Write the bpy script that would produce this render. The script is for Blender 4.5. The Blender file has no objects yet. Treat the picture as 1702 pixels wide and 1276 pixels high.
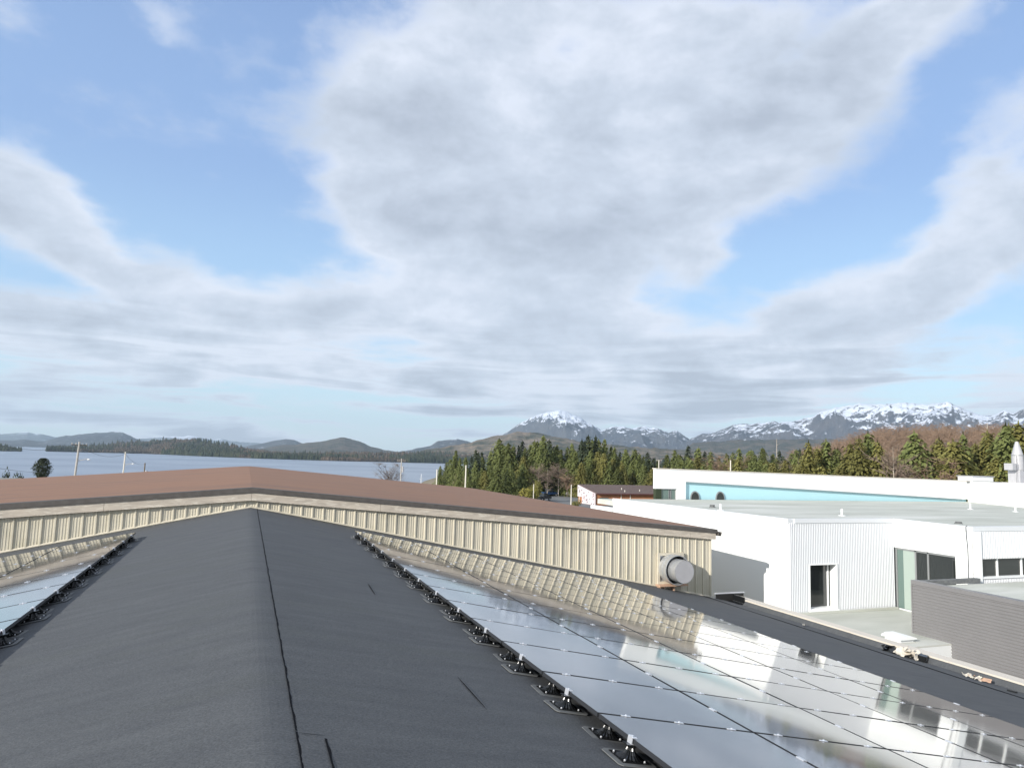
import bpy, math, random
import numpy as np
from mathutils import Vector, Matrix, noise as mnoise
R = math.radians
rng = random.Random(7)
nrs = np.random.RandomState(11)
scene = bpy.context.scene
C = scene.collection

# ------------------------------------------------------------------ camera, sky, sun, exposure
CAMZ = 8.0
cx0 = -0.21
def camera():
    f, pi, ro, ya = 1177.18, 0.10364, 0.029295, 0.35415
    F = Vector((math.sin(ya)*math.cos(pi), math.cos(ya)*math.cos(pi), math.sin(pi)))
    R0 = Vector((math.cos(ya), -math.sin(ya), 0)); U0 = R0.cross(F)
    Rt = R0*math.cos(ro) + U0*math.sin(ro); U = Rt.cross(F)
    cd = bpy.data.cameras.new('camera'); cam = bpy.data.objects.new('camera', cd); C.objects.link(cam)
    m = Matrix((( Rt.x, U.x, -F.x, cx0), (Rt.y, U.y, -F.y, 0), (Rt.z, U.z, -F.z, CAMZ), (0, 0, 0, 1)))
    cam.matrix_world = m
    cd.sensor_width = 36; cd.lens = f/1702*36; cd.clip_start = .05; cd.clip_end = 60000
    scene.camera = cam
camera()
SUN = Vector((1, .46, -.415)).normalized()          # travel direction of the light
SUN_ELEV = math.asin(-SUN.z)
SUN_AZ = math.atan2(-SUN.x, -SUN.y)                 # from +Y, clockwise
SKY_STRENGTH = 0.125
SUN_STRENGTH = 4.3
CLOUDS = [(11,29.5,4.5,2.6,10,.9),(7,26.5,3,2,30,.5),(17,27,7.5,4.5,-10,1.05),(8,20,4,2.2,-10,.95),(12,22.5,4.5,3,0,.8),(9.5,16.5,3,1.5,10,.55),(15.5,17,6,4,-25,1.0),(23,23,7,6,0,.95),(25.5,15.5,4.5,4,-15,1.0),(30,27,6,5,10,.95),(36,22.5,5,3.8,20,1.15),(39.5,25,3.2,3,30,.7),
 (47,27.5,2.8,6,-46,1.05),(51.5,31,3,5,-46,.8),(41,32,3.5,2,0,.4),(30,33,9,2.5,0,.7),(18,34.5,6,2.5,0,.8),(-16,16.3,4.5,1.9,-32,1.05),(-11,13.6,3.8,1.7,-30,1.05),(-6,11.6,4.5,1.8,-14,1.05),(3,11.4,7,2.0,-2,1.05),(-12,8.2,9,1.6,0,.7),(-2,7.8,10,1.6,0,.9),
 (12,13.5,5,3.2,0,1.0),(20,11,8,3,0,1.0),(27,8.0,8,2.2,0,.95),(30.5,11.6,3,.9,10,.45),(37,8.4,7,2.4,6,1.1),(43.5,10.2,5,2.2,18,1.1),(49,12.8,5,2.6,24,1.15),(55,15.6,4.5,2.8,28,1.1),(52.5,19.2,4,1.6,40,.6),(59,22.5,4.5,2.4,40,.65),
 (34.5,15.8,2.4,1.7,10,.9),(-7,29.3,3.2,1.4,-35,.5),(-17,28,2.5,1.2,0,.45),(56.5,6.4,3,2.0,8,.8),(30,4.6,14,1.3,0,.6),(0,5,16,1.0,0,.3),(50,5.2,7,.7,5,.3),(38,5.5,9,1.6,3,.7),(2,6.5,14,1.2,0,.5),(62,46,26,9,0,1.0),(20,43,16,4.5,0,.8),(80,30,9,12,0,.9)]
def world():
    w = bpy.data.worlds.new("World"); scene.world = w; w.use_nodes = True
    nt = w.node_tree; nt.nodes.clear()
    def nd(t, **k):
        n = nt.nodes.new(t)
        for a, b in k.items(): setattr(n, a, b)
        return n
    def M(op, a, b=None, c=None, clamp=False):
        n = nd('ShaderNodeMath', operation=op); n.use_clamp = clamp
        for i, v in enumerate((a, b, c)):
            if v is None: continue
            if isinstance(v, (int, float)): n.inputs[i].default_value = v
            else: nt.links.new(v, n.inputs[i])
        return n.outputs[0]
    tc = nd('ShaderNodeTexCoord'); sp = nd('ShaderNodeSeparateXYZ'); nt.links.new(tc.outputs['Generated'], sp.inputs[0])
    X, Y, Z = sp.outputs
    az = M('MULTIPLY', M('ARCTAN2', X, Y), 57.29578)
    el = M('MULTIPLY', M('ARCSINE', Z), 57.29578)
    Zc = M('MAXIMUM', Z, 0.0)
    inv = M('DIVIDE', 1.0, M('ADD', Zc, .11))
    cb = nd('ShaderNodeCombineXYZ')
    nt.links.new(M('MULTIPLY', X, inv), cb.inputs[0]); nt.links.new(M('MULTIPLY', Y, inv), cb.inputs[1])
    def NZ(scale, detail, rough, off, dist=0.0, vec=None):
        mp = nd('ShaderNodeVectorMath', operation='ADD'); nt.links.new(vec or cb.outputs[0], mp.inputs[0]); mp.inputs[1].default_value = off
        n = nd('ShaderNodeTexNoise'); n.inputs['Scale'].default_value = scale; n.inputs['Detail'].default_value = detail
        n.inputs['Roughness'].default_value = rough; n.inputs['Distortion'].default_value = dist
        nt.links.new(mp.outputs[0], n.inputs['Vector']); return n.outputs['Fac']
    n1 = NZ(1.15, 8, .56, (3.1, 1.7, 0), .25)
    sv = nd('ShaderNodeVectorMath', operation='MULTIPLY'); nt.links.new(tc.outputs['Generated'], sv.inputs[0]); sv.inputs[1].default_value = (1, 1, 1.9)
    n5 = NZ(3.6, 10, .60, (2.1, 3.3, .7), .15, sv.outputs[0])
    n6 = NZ(9.0, 8, .62, (7.1, 1.3, 2.7), .2, sv.outputs[0])
    n2 = NZ(.55, 4, .5, (9.1, 4.2, 2))
    n3 = NZ(3.4, 8, .62, (1.1, 7.2, 5), .2)
    # anisotropic streaks in the thin layers near the horizon
    cs = nd('ShaderNodeCombineXYZ'); nt.links.new(M('MULTIPLY', az, .035), cs.inputs[0]); nt.links.new(M('MULTIPLY', el, .34), cs.inputs[1])
    n4 = NZ(2.2, 6, .55, (4.4, 2.3, 1), .5, cs.outputs[0])
    # warp the blob coordinates
    wa = M('MULTIPLY', M('SUBTRACT', NZ(1.6, 4, .5, (0, 0, 8)), .5), 9.0)
    we = M('MULTIPLY', M('SUBTRACT', NZ(1.6, 4, .5, (5, 0, 12)), .5), 6.0)
    lowf = M('MULTIPLY', el, .05, clamp=True)
    az2 = M('ADD', az, wa); el2 = M('ADD', el, M('MULTIPLY', we, M('ADD', lowf, .12)))
    tot = None
    for (a, e, sa, se, rot, amp) in CLOUDS:
        c, s = math.cos(R(rot)), math.sin(R(rot))
        u = M('SUBTRACT', az2, a); v = M('SUBTRACT', el2, e)
        p = M('MULTIPLY_ADD', u, c/sa, M('MULTIPLY', v, s/sa)); q = M('MULTIPLY_ADD', u, -s/se, M('MULTIPLY', v, c/se))
        d = M('MULTIPLY_ADD', p, p, M('MULTIPLY', q, q))
        g = M('MULTIPLY', M('EXPONENT', M('MULTIPLY', d, -.8)), amp)
        tot = g if tot is None else M('ADD', tot, g)
    # broken cloud elsewhere in the sky
    da = M('ABSOLUTE', M('SUBTRACT', az, 20)); out = M('MULTIPLY', M('SUBTRACT', da, 40), .08, clamp=True)
    oe = M('MULTIPLY', M('SUBTRACT', el, 36), .1, clamp=True)
    tot = M('ADD', tot, M('MULTIPLY', M('MAXIMUM', out, oe), .75))
    tot = M('MINIMUM', tot, 1.15)
    dens = M('ADD', M('ADD', tot, -.42), M('MULTIPLY', M('SUBTRACT', n1, .5), .9))
    dens = M('ADD', dens, M('MULTIPLY', M('SUBTRACT', n5, .5), 2.1))
    dens = M('ADD', dens, M('MULTIPLY', M('SUBTRACT', n6, .5), .9))
    hor = M('SUBTRACT', 1.0, M('MULTIPLY', el, 1/12.0, clamp=True))        # 1 at horizon
    dens = M('ADD', dens, M('MULTIPLY', hor, M('ADD', M('MULTIPLY', M('SUBTRACT', n4, .5), 6.0), .50)))
    cov = nd('ShaderNodeMapRange', interpolation_type='SMOOTHSTEP'); cov.inputs['From Min'].default_value = -.36; cov.inputs['From Max'].default_value = .40
    nt.links.new(dens, cov.inputs['Value'])
    # thickness makes a cloud grey underneath, thin edges are bright
    th = M('ADD', M('MULTIPLY_ADD', dens, .50, .07), M('MULTIPLY', M('SUBTRACT', n6, .5), .9))
    th = M('ADD', th, M('MULTIPLY', M('SUBTRACT', n5, .5), 2.0))
    th = M('ADD', th, M('MULTIPLY', hor, M('MULTIPLY', M('SUBTRACT', n4, .52), 4.0)))
    cr = nd('ShaderNodeValToRGB'); el_ = cr.color_ramp.elements
    el_[0].position = .0; el_[0].color = (.62, .665, .75, 1); el_[1].position = .95; el_[1].color = (.37, .415, .49, 1)
    e2 = el_.new(.42); e2.color = (.49, .545, .63, 1)
    nt.links.new(th, cr.inputs[0])
    sky = nd('ShaderNodeTexSky', sky_type='NISHITA'); sky.sun_disc = False
    sky.sun_elevation = SUN_ELEV; sky.sun_rotation = SUN_AZ; sky.altitude = 10; sky.air_density = 1.0; sky.dust_density = .6; sky.ozone_density = 2.0
    hz = nd('ShaderNodeVectorMath', operation='SCALE'); nt.links.new(sky.outputs[0], hz.inputs[0]); hz.inputs['Scale'].default_value = 1.0
    bg = nd('ShaderNodeBackground'); bg.inputs[1].default_value = SKY_STRENGTH; nt.links.new(hz.outputs[0], bg.inputs[0])
    # thin high veil
    vr = nd('ShaderNodeValToRGB'); ve = vr.color_ramp.elements; vr.color_ramp.interpolation = 'EASE'
    ve[0].position = 0; ve[0].color = (.56, .72, .82, 1); ve[1].position = 1; ve[1].color = (.17, .26, .52, 1)
    for p_, c_ in ((.10, (.52, .71, .84, 1)), (.24, (.38, .58, .83, 1)), (.45, (.29, .44, .73, 1))): q_ = ve.new(p_); q_.color = c_
    nt.links.new(M('MULTIPLY', el, 1/50.0, clamp=True), vr.inputs[0])
    veil = nd('ShaderNodeBackground'); nt.links.new(vr.outputs[0], veil.inputs[0]); veil.inputs[1].default_value = .95
    mv = nd('ShaderNodeMixShader'); mv.inputs[0].default_value = .72
    nt.links.new(bg.outputs[0], mv.inputs[1]); nt.links.new(veil.outputs[0], mv.inputs[2])
    cl = nd('ShaderNodeBackground'); nt.links.new(cr.outputs[0], cl.inputs[0]); cl.inputs[1].default_value = 1.0
    mx = nd('ShaderNodeMixShader'); nt.links.new(M('MULTIPLY', cov.outputs[0], .94), mx.inputs[0])
    nt.links.new(mv.outputs[0], mx.inputs[1]); nt.links.new(cl.outputs[0], mx.inputs[2])
    wo = nd('ShaderNodeOutputWorld'); nt.links.new(mx.outputs[0], wo.inputs[0])
    w.cycles.sampling_method = 'MANUAL'; w.cycles.sample_map_resolution = 512
world()
sl = bpy.data.lights.new('sun', 'SUN'); sl.energy = SUN_STRENGTH; sl.angle = R(.53); sl.color = (1, .955, .88)
so = bpy.data.objects.new('sun', sl); C.objects.link(so); so.rotation_euler = SUN.to_track_quat('-Z', 'Y').to_euler()
scene.view_settings.view_transform = 'Standard'; scene.view_settings.look = 'None'
scene.view_settings.exposure = 0.42; scene.view_settings.gamma = 1.0; scene.view_settings.use_curve_mapping = False
scene.cycles.max_bounces = 6; scene.cycles.glossy_bounces = 3; scene.cycles.transmission_bounces = 3; scene.cycles.volume_bounces = 0
scene.cycles.use_denoising = True

# ------------------------------------------------------------------ materials
MATS = {}
def mat(name, col, rough=.7, col2=None, nscale=2.0, namp=1.0, bump=0.0, bscale=20, metal=0.0, spec=.5, ior=None, stretch=None, rand=0.0,
        coat=0.0, detail=5, col3=None, n3scale=.5, speck=0.0):
    if name in MATS: return MATS[name]
    m = bpy.data.materials.new(name); m.use_nodes = True; nt = m.node_tree; b = nt.nodes['Principled BSDF']
    b.inputs['Roughness'].default_value = rough; b.inputs['Metallic'].default_value = metal
    b.inputs['Specular IOR Level'].default_value = spec
    if ior: b.inputs['IOR'].default_value = ior
    b.inputs['Coat Weight'].default_value = coat
    b.inputs['Base Color'].default_value = (*col, 1)
    tc = nt.nodes.new('ShaderNodeTexCoord'); vec = tc.outputs['Object']
    if stretch:
        mp = nt.nodes.new('ShaderNodeMapping'); mp.inputs['Scale'].default_value = stretch; nt.links.new(vec, mp.inputs[0]); vec = mp.outputs[0]
    def nz(scale, det=5, rg=.6):
        n = nt.nodes.new('ShaderNodeTexNoise'); n.inputs['Scale'].default_value = scale; n.inputs['Detail'].default_value = det; n.inputs['Roughness'].default_value = rg
        nt.links.new(vec, n.inputs['Vector']); return n.outputs['Fac']
    def mix(fac, a, c):
        x = nt.nodes.new('ShaderNodeMix'); x.data_type = 'RGBA'
        if isinstance(fac, float): x.inputs[0].default_value = fac
        else: nt.links.new(fac, x.inputs[0])
        for s, v in ((6, a), (7, c)):
            if isinstance(v, tuple): x.inputs[s].default_value = (*v, 1)
            else: nt.links.new(v, x.inputs[s])
        return x.outputs[2]
    def rmp(v, lo, hi):
        r = nt.nodes.new('ShaderNodeMapRange'); r.inputs[1].default_value = lo; r.inputs[2].default_value = hi; nt.links.new(v, r.inputs[0]); return r.outputs[0]
    out = tuple(col)
    if col2: out = mix(rmp(nz(nscale, detail), .5-.18/namp, .5+.18/namp), tuple(col), tuple(col2))
    if col3: out = mix(rmp(nz(n3scale, 4), .52, .68), out, tuple(col3))
    if speck:
        n_ = nt.nodes.new('ShaderNodeTexNoise'); n_.inputs['Scale'].default_value = 70; n_.inputs['Detail'].default_value = 2; nt.links.new(tc.outputs['Object'], n_.inputs['Vector'])
        hs_ = nt.nodes.new('ShaderNodeHueSaturation'); mr_ = nt.nodes.new('ShaderNodeMapRange'); mr_.inputs[1].default_value = .35; mr_.inputs[2].default_value = .65; mr_.inputs[3].default_value = 1-speck; mr_.inputs[4].default_value = 1+speck
        nt.links.new(n_.outputs['Fac'], mr_.inputs[0]); nt.links.new(mr_.outputs[0], hs_.inputs['Value']); nt.links.new(out, hs_.inputs['Color']); out = hs_.outputs[0]
    if rand:
        oi = nt.nodes.new('ShaderNodeObjectInfo'); hs = nt.nodes.new('ShaderNodeHueSaturation')
        h = nt.nodes.new('ShaderNodeMath'); h.operation = 'MULTIPLY_ADD'; nt.links.new(oi.outputs['Random'], h.inputs[0]); h.inputs[1].default_value = rand*2; h.inputs[2].default_value = 1-rand
        nt.links.new(h.outputs[0], hs.inputs['Value'])
        if isinstance(out, tuple): hs.inputs['Color'].default_value = (*out, 1)
        else: nt.links.new(out, hs.inputs['Color'])
        out = hs.outputs[0]
    if not isinstance(out, tuple): nt.links.new(out, b.inputs['Base Color'])
    if bump:
        bp = nt.nodes.new('ShaderNodeBump'); bp.inputs['Strength'].default_value = bump; bp.inputs['Distance'].default_value = .02
        nt.links.new(nz(bscale, 4), bp.inputs['Height']); nt.links.new(bp.outputs[0], b.inputs['Normal'])
    MATS[name] = m; return m

roof_m   = mat('roof_membrane', (.067, .071, .077), .82, (.103, .108, .112), 3.0, .6, bump=.55, bscale=55, stretch=(.35, 1.6, 1), col3=(.084, .089, .090), n3scale=.9, spec=.35, speck=.17)
bitumen  = mat('bitumen', (.010, .010, .012), .9, spec=.1)
flash_m  = mat('flashing_grey', (.17, .175, .17), .9, (.11, .115, .12), 9)
red_m    = mat('red_cap_sheet', (.225, .118, .072), .9, (.28, .158, .10), 5, .8, bump=.3, bscale=60, stretch=(.25, 1.8, 1), col3=(.185, .112, .082), n3scale=.7)
trim_m   = mat('dark_edge_trim', (.075, .066, .06), .7, (.11, .10, .09), 6)
fascia_m = mat('weathered_fascia', (.62, .54, .44), .8, (.42, .37, .31), 3.2, .8, bump=.4, bscale=30, stretch=(.6, 1, 3), col3=(.70, .64, .54), n3scale=5)
beige_m  = mat('cream_siding', (.66, .605, .475), .5, (.58, .535, .43), 1.2, .5, rand=.045, col3=(.52, .48, .36), n3scale=.6)
cream_fl = mat('cream_flashing', (.66, .60, .47), .6, (.55, .50, .40), 4)
white_m  = mat('white_cladding', (.86, .87, .86), .6, (.83, .845, .83), .6, .5, spec=.3)
white2_m = mat('white_corrugated', (.70, .715, .73), .5, (.67, .685, .70), .8, .5, spec=.3)
coping_m = mat('white_coping', (.72, .735, .745), .45)
groof_m  = mat('pale_roof_membrane', (.42, .43, .375), .85, (.56, .57, .51), .55, .9, stretch=(.35, 1.3, 1), bump=.2, bscale=18, col3=(.62, .62, .57), n3scale=.25)
turq_m   = mat('turquoise_panel', (.50, .77, .83), .5, (.48, .755, .81), .4)
grey_m   = mat('grey_siding', (.205, .200, .202), .5, (.190, .186, .188), 1.0)
glass_m  = mat('window_glass', (.022, .026, .025), .04, spec=.9)
gglass_m = mat('green_glass', (.13, .19, .17), .05, spec=.9)
curt_m   = mat('pale_green_glass', (.36, .43, .385), .08, spec=.9)
frame_m  = mat('window_frame', (.30, .31, .31), .4, metal=.3)
alu_m    = mat('bright_aluminium', (.78, .80, .84), .34, metal=.55)
galv_m   = mat('galvanised_steel', (.62, .63, .64), .38, (.52, .53, .54), 9, metal=.65, bump=.05, bscale=40)
galvm_m  = mat('matt_steel', (.50, .49, .50), .55, (.45, .445, .45), 5, metal=.3)
dark_m   = mat('dark_cavity', (.018, .017, .016), .6)
bolt_m   = mat('bolt_steel', (.60, .61, .63), .45, metal=.35)
plast_m  = mat('black_plastic', (.010, .011, .012), .26, spec=.6)
wood_m   = mat('raw_wood', (.56, .36, .25), .8, (.46, .30, .2), 7)
card_m   = mat('cream_cardboard', (.66, .60, .50), .8, (.55, .5, .42), 12)
parap_m  = mat('parapet_coping', (.68, .62, .53), .7, (.58, .53, .46), 2.5, .7, stretch=(1, .4, 1))
brownroof= mat('brown_shingle', (.10, .068, .06), .9, (.14, .10, .085), 1.5)
greyroof = mat('grey_shingle', (.20, .195, .175), .9, (.25, .24, .22), 1.0)
orange_m = mat('orange_siding', (.46, .20, .09), .75, (.38, .16, .075), 1.3)
mural_m  = mat('pale_pink_wall', (.64, .54, .55), .7, (.68, .63, .63), .5)
spot_m   = mat('grey_mural_mark', (.06, .06, .085), .7, (.12, .09, .11), 2)
pole_m   = mat('pole_wood', (.50, .48, .45), .85, (.38, .36, .33), 3)
polew_m  = mat('pale_pole', (.68, .64, .56), .7)
wire_m   = mat('wire', (.03, .03, .035), .5)
ground_m = mat('ground_earth', (.17, .14, .085), .95, (.24, .19, .12), .05, 1, col3=(.10, .11, .05), n3scale=.03)
asph_m   = mat('asphalt', (.13, .135, .135), .9, (.17, .175, .175), .3)
bark_m   = mat('bark', (.13, .10, .075), .9, (.2, .17, .13), 3)
pbark_m  = mat('pale_bark', (.42, .37, .31), .9)
fol_m    = mat('conifer_foliage', (.115, .145, .048), .75, (.195, .205, .068), .45, .8, rand=.28, spec=.2)
foly_m   = mat('golden_conifer_foliage', (.14, .145, .042), .75, (.245, .215, .068), .5, .8, rand=.22, spec=.2)
fold_m   = mat('dark_foliage', (.040, .056, .034), .8, (.070, .085, .046), .6, .8, rand=.2, spec=.2)
bush_m   = mat('yellow_green_bush', (.17, .17, .035), .8, (.25, .22, .06), 1.0, spec=.2)
twig_m   = mat('bare_twigs', (.29, .20, .14), .9, (.21, .15, .105), .15, 1, rand=.18)
twigg_m  = mat('grey_twigs', (.25, .19, .15), .9, (.19, .15, .115), .3, 1, rand=.15)
rust_m   = mat('dead_brush', (.20, .11, .065), .9, (.28, .19, .12), .2)
blue_m   = mat('blue_paint', (.02, .075, .19), .3, coat=.6)
black_m  = mat('black_paint', (.015, .018, .022), .25, coat=.6)
tyre_m   = mat('tyre_rubber', (.02, .02, .02), .8)
head_m   = mat('headlight_glass', (.8, .8, .78), .2)

def leafy(m, f=.14):
    nt = m.node_tree; b = nt.nodes['Principled BSDF']; o = nt.nodes['Material Output']; t = nt.nodes.new('ShaderNodeBsdfTranslucent'); x = nt.nodes.new('ShaderNodeMixShader'); x.inputs[0].default_value = f
    l = b.inputs['Base Color'].links
    if l: nt.links.new(l[0].from_socket, t.inputs['Color'])
    nt.links.new(b.outputs[0], x.inputs[1]); nt.links.new(t.outputs[0], x.inputs[2]); nt.links.new(x.outputs[0], o.inputs[0])
for m_ in (fol_m, foly_m, bush_m): leafy(m_)

def panel_glass():
    m = bpy.data.materials.new('solar_glass'); m.use_nodes = True; nt = m.node_tree; b = nt.nodes['Principled BSDF']
    b.inputs['Base Color'].default_value = (.045, .045, .055, 1); b.inputs['Roughness'].default_value = .085
    b.inputs['IOR'].default_value = 1.72; b.inputs['Specular IOR Level'].default_value = .8
    b.inputs['Specular Tint'].default_value = (.98, .97, 1, 1); b.inputs['Coat Weight'].default_value = .85; b.inputs['Coat Roughness'].default_value = .05
    tc = nt.nodes.new('ShaderNodeTexCoord'); oi = nt.nodes.new('ShaderNodeObjectInfo')
    vm = nt.nodes.new('ShaderNodeVectorMath'); vm.operation = 'MULTIPLY_ADD'; vm.inputs[1].default_value = (1, 1, 1)
    cm = nt.nodes.new('ShaderNodeCombineXYZ'); ml = nt.nodes.new('ShaderNodeMath'); ml.operation = 'MULTIPLY'; ml.inputs[1].default_value = 40
    nt.links.new(oi.outputs['Random'], ml.inputs[0]); nt.links.new(ml.outputs[0], cm.inputs[2])
    nt.links.new(tc.outputs['Object'], vm.inputs[0]); nt.links.new(cm.outputs[0], vm.inputs[2])
    n = nt.nodes.new('ShaderNodeTexNoise'); n.inputs['Scale'].default_value = 1.1; n.inputs['Detail'].default_value = 1
    nt.links.new(vm.outputs[0], n.inputs['Vector'])
    bp = nt.nodes.new('ShaderNodeBump'); bp.inputs['Strength'].default_value = .4; bp.inputs['Distance'].default_value = .012
    nt.links.new(n.outputs['Fac'], bp.inputs['Height']); nt.links.new(bp.outputs[0], b.inputs['Normal'])
    return m
solar_m = panel_glass()

def land_mat(name, low, low2, snow=None, z0=0, z1=100, nscale=.004, rock=None, bumpd=30, bs=.01, snown=.006, slope=.6, rough=.95):
    """terrain with patchy cover and, above a height, snow broken by rock"""
    m = bpy.data.materials.new(name); m.use_nodes = True; nt = m.node_tree; b = nt.nodes['Principled BSDF']; b.inputs['Roughness'].default_value = rough
    b.inputs['Specular IOR Level'].default_value = .1
    g = nt.nodes.new('ShaderNodeNewGeometry'); L = nt.links.new
    def nz(s, d=6, r=.62):
        n = nt.nodes.new('ShaderNodeTexNoise'); n.inputs['Scale'].default_value = s; n.inputs['Detail'].default_value = d; n.inputs['Roughness'].default_value = r
        L(g.outputs['Position'], n.inputs['Vector']); return n.outputs['Fac']
    def rmp(v, lo, hi):
        r = nt.nodes.new('ShaderNodeMapRange'); r.inputs[1].default_value = lo; r.inputs[2].default_value = hi; L(v, r.inputs[0]); return r.outputs[0]
    def mth(op, a, c):
        n = nt.nodes.new('ShaderNodeMath'); n.operation = op
        for i, v in enumerate((a, c)):
            if isinstance(v, (int, float)): n.inputs[i].default_value = v
            else: L(v, n.inputs[i])
        return n.outputs[0]
    x = nt.nodes.new('ShaderNodeMix'); x.data_type = 'RGBA'; L(rmp(nz(nscale), .4, .6), x.inputs[0]); x.inputs[6].default_value = (*low, 1); x.inputs[7].default_value = (*low2, 1)
    out = x.outputs[2]
    if snow:
        s = nt.nodes.new('ShaderNodeSeparateXYZ'); L(g.outputs['Position'], s.inputs[0])
        hgt = rmp(s.outputs[2], z0, z1)
        sn = nt.nodes.new('ShaderNodeSeparateXYZ'); L(g.outputs['Normal'], sn.inputs[0])
        v = mth('ADD', hgt, mth('MULTIPLY', mth('SUBTRACT', nz(snown, 9, .72), .5), 3.6))
        v = mth('ADD', v, mth('MULTIPLY', mth('SUBTRACT', sn.outputs[2], .85), slope))
        f = rmp(v, .42, .68)
        y = nt.nodes.new('ShaderNodeMix'); y.data_type = 'RGBA'; L(f, y.inputs[0]); L(out, y.inputs[6]); y.inputs[7].default_value = (*snow, 1); out = y.outputs[2]
    L(out, b.inputs['Base Color'])
    bp = nt.nodes.new('ShaderNodeBump'); bp.inputs['Strength'].default_value = .8; bp.inputs['Distance'].default_value = bumpd
    L(nz(bs, 7), bp.inputs['Height']); L(bp.outputs[0], b.inputs['Normal'])
    return m

# ------------------------------------------------------------------ mesh helpers
class MB:
    def __init__(s): s.v = []; s.f = []; s.mi = []
    def add(s, vs, fs, mi=0):
        o = len(s.v); s.v += [tuple(v) for v in vs]; s.f += [tuple(i+o for i in f) for f in fs]; s.mi += [mi]*len(fs); return s
    def box(s, x0, x1, y0, y1, z0, z1, mi=0):
        return s.add([(x0,y0,z0),(x1,y0,z0),(x1,y1,z0),(x0,y1,z0),(x0,y0,z1),(x1,y0,z1),(x1,y1,z1),(x0,y1,z1)],
              [(0,3,2,1),(4,5,6,7),(0,1,5,4),(1,2,6,5),(2,3,7,6),(3,0,4,7)], mi)
    def bar(s, a, b, r, n=8, r2=None, mi=0, cap=True):
        a = Vector(a); b = Vector(b); d = (b-a).normalized(); r2 = r if r2 is None else r2
        u = d.orthogonal().normalized(); w = d.cross(u)
        vs = [a+(u*math.cos(2*math.pi*i/n)+w*math.sin(2*math.pi*i/n))*r for i in range(n)] + [b+(u*math.cos(2*math.pi*i/n)+w*math.sin(2*math.pi*i/n))*r2 for i in range(n)]
        fs = [(i, (i+1) % n, n+(i+1) % n, n+i) for i in range(n)]
        if cap: fs += [tuple(range(n))[::-1], tuple(range(n, 2*n))]
        return s.add(vs, fs, mi)
    def prism(s, poly, axis, a, b, mi=0):
        """poly: 2d points; axis the extrusion axis ('x','y','z')"""
        def P(p, t): return {'x': (t, p[0], p[1]), 'y': (p[0], t, p[1]), 'z': (p[0], p[1], t)}[axis]
        n = len(poly); vs = [P(p, a) for p in poly]+[P(p, b) for p in poly]
        return s.add(vs, [tuple(range(n))[::-1], tuple(range(n, 2*n))]+[(i, (i+1) % n, n+(i+1) % n, n+i) for i in range(n)], mi)
    def lathe(s, prof, c=(0,0,0), n=16, mi=0, wob=None):
        vs = []; 
        for r, z in prof:
            for i in range(n):
                k = r*(1+(wob(i) if wob else 0)); vs.append((c[0]+k*math.cos(2*math.pi*i/n), c[1]+k*math.sin(2*math.pi*i/n), c[2]+z))
        fs = []
        for j in range(len(prof)-1):
            for i in range(n): fs.append((j*n+i, j*n+(i+1) % n, (j+1)*n+(i+1) % n, (j+1)*n+i))
        fs.append(tuple((len(prof)-1)*n+i for i in range(n)))
        return s.add(vs, fs, mi)
    def build(s, name, mats, parent=None, smooth=False, fixn=True):
        me = bpy.data.meshes.new(name); me.from_pydata(s.v, [], s.f)
        for m in (mats if isinstance(mats, (list, tuple)) else [mats]): me.materials.append(m)
        if any(s.mi): me.polygons.foreach_set('material_index', s.mi)
        if fixn:
            import bmesh
            bm = bmesh.new(); bm.from_mesh(me); bmesh.ops.recalc_face_normals(bm, faces=bm.faces); bm.to_mesh(me); bm.free()
        if smooth: me.polygons.foreach_set('use_smooth', [True]*len(me.polygons))
        me.update()
        return link(name, me, parent)
def link(name, me, parent=None):
    o = bpy.data.objects.new(name, me); C.objects.link(o)
    if parent: o.parent = parent; o.matrix_parent_inverse = Matrix.Identity(4)
    return o
def npmesh(name, v, f, m, smooth=False):
    me = bpy.data.meshes.new(name); v = np.asarray(v, np.float32); f = np.asarray(f, np.int32); k = f.shape[1]
    me.vertices.add(len(v)); me.vertices.foreach_set('co', v.ravel())
    me.loops.add(f.size); me.loops.foreach_set('vertex_index', f.ravel())
    me.polygons.add(len(f)); me.polygons.foreach_set('loop_start', np.arange(0, f.size, k, dtype=np.int32))
    me.materials.append(m); me.update(calc_edges=True); me.validate()
    if smooth: me.polygons.foreach_set('use_smooth', [True]*len(me.polygons))
    return me
def tag(o, label=None, cat=None, group=None, kind=None):
    if label: o['label'] = label
    if cat: o['category'] = cat
    if group: o['group'] = group
    if kind: o['kind'] = kind
    return o
def thing(name, label, cat, loc=(0,0,0), rz=0, group=None):
    o = bpy.data.objects.new(name, None); C.objects.link(o); o.location = loc; o.rotation_euler = (0, 0, rz); o.empty_display_size = .3
    return tag(o, label, cat, group)
def struct(o): o['kind'] = 'structure'; return o
def copy_tree(o, parent=None):
    c = o.copy(); C.objects.link(c); c.parent = parent
    for ch in list(o.children): copy_tree(ch, c)
    return c
def pol(az, r, z=0): return (math.sin(R(az))*r, math.cos(R(az))*r, z)
def sstep(x, a, b): t = min(1, max(0, (x-a)/(b-a))); return t*t*(3-2*t)

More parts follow.
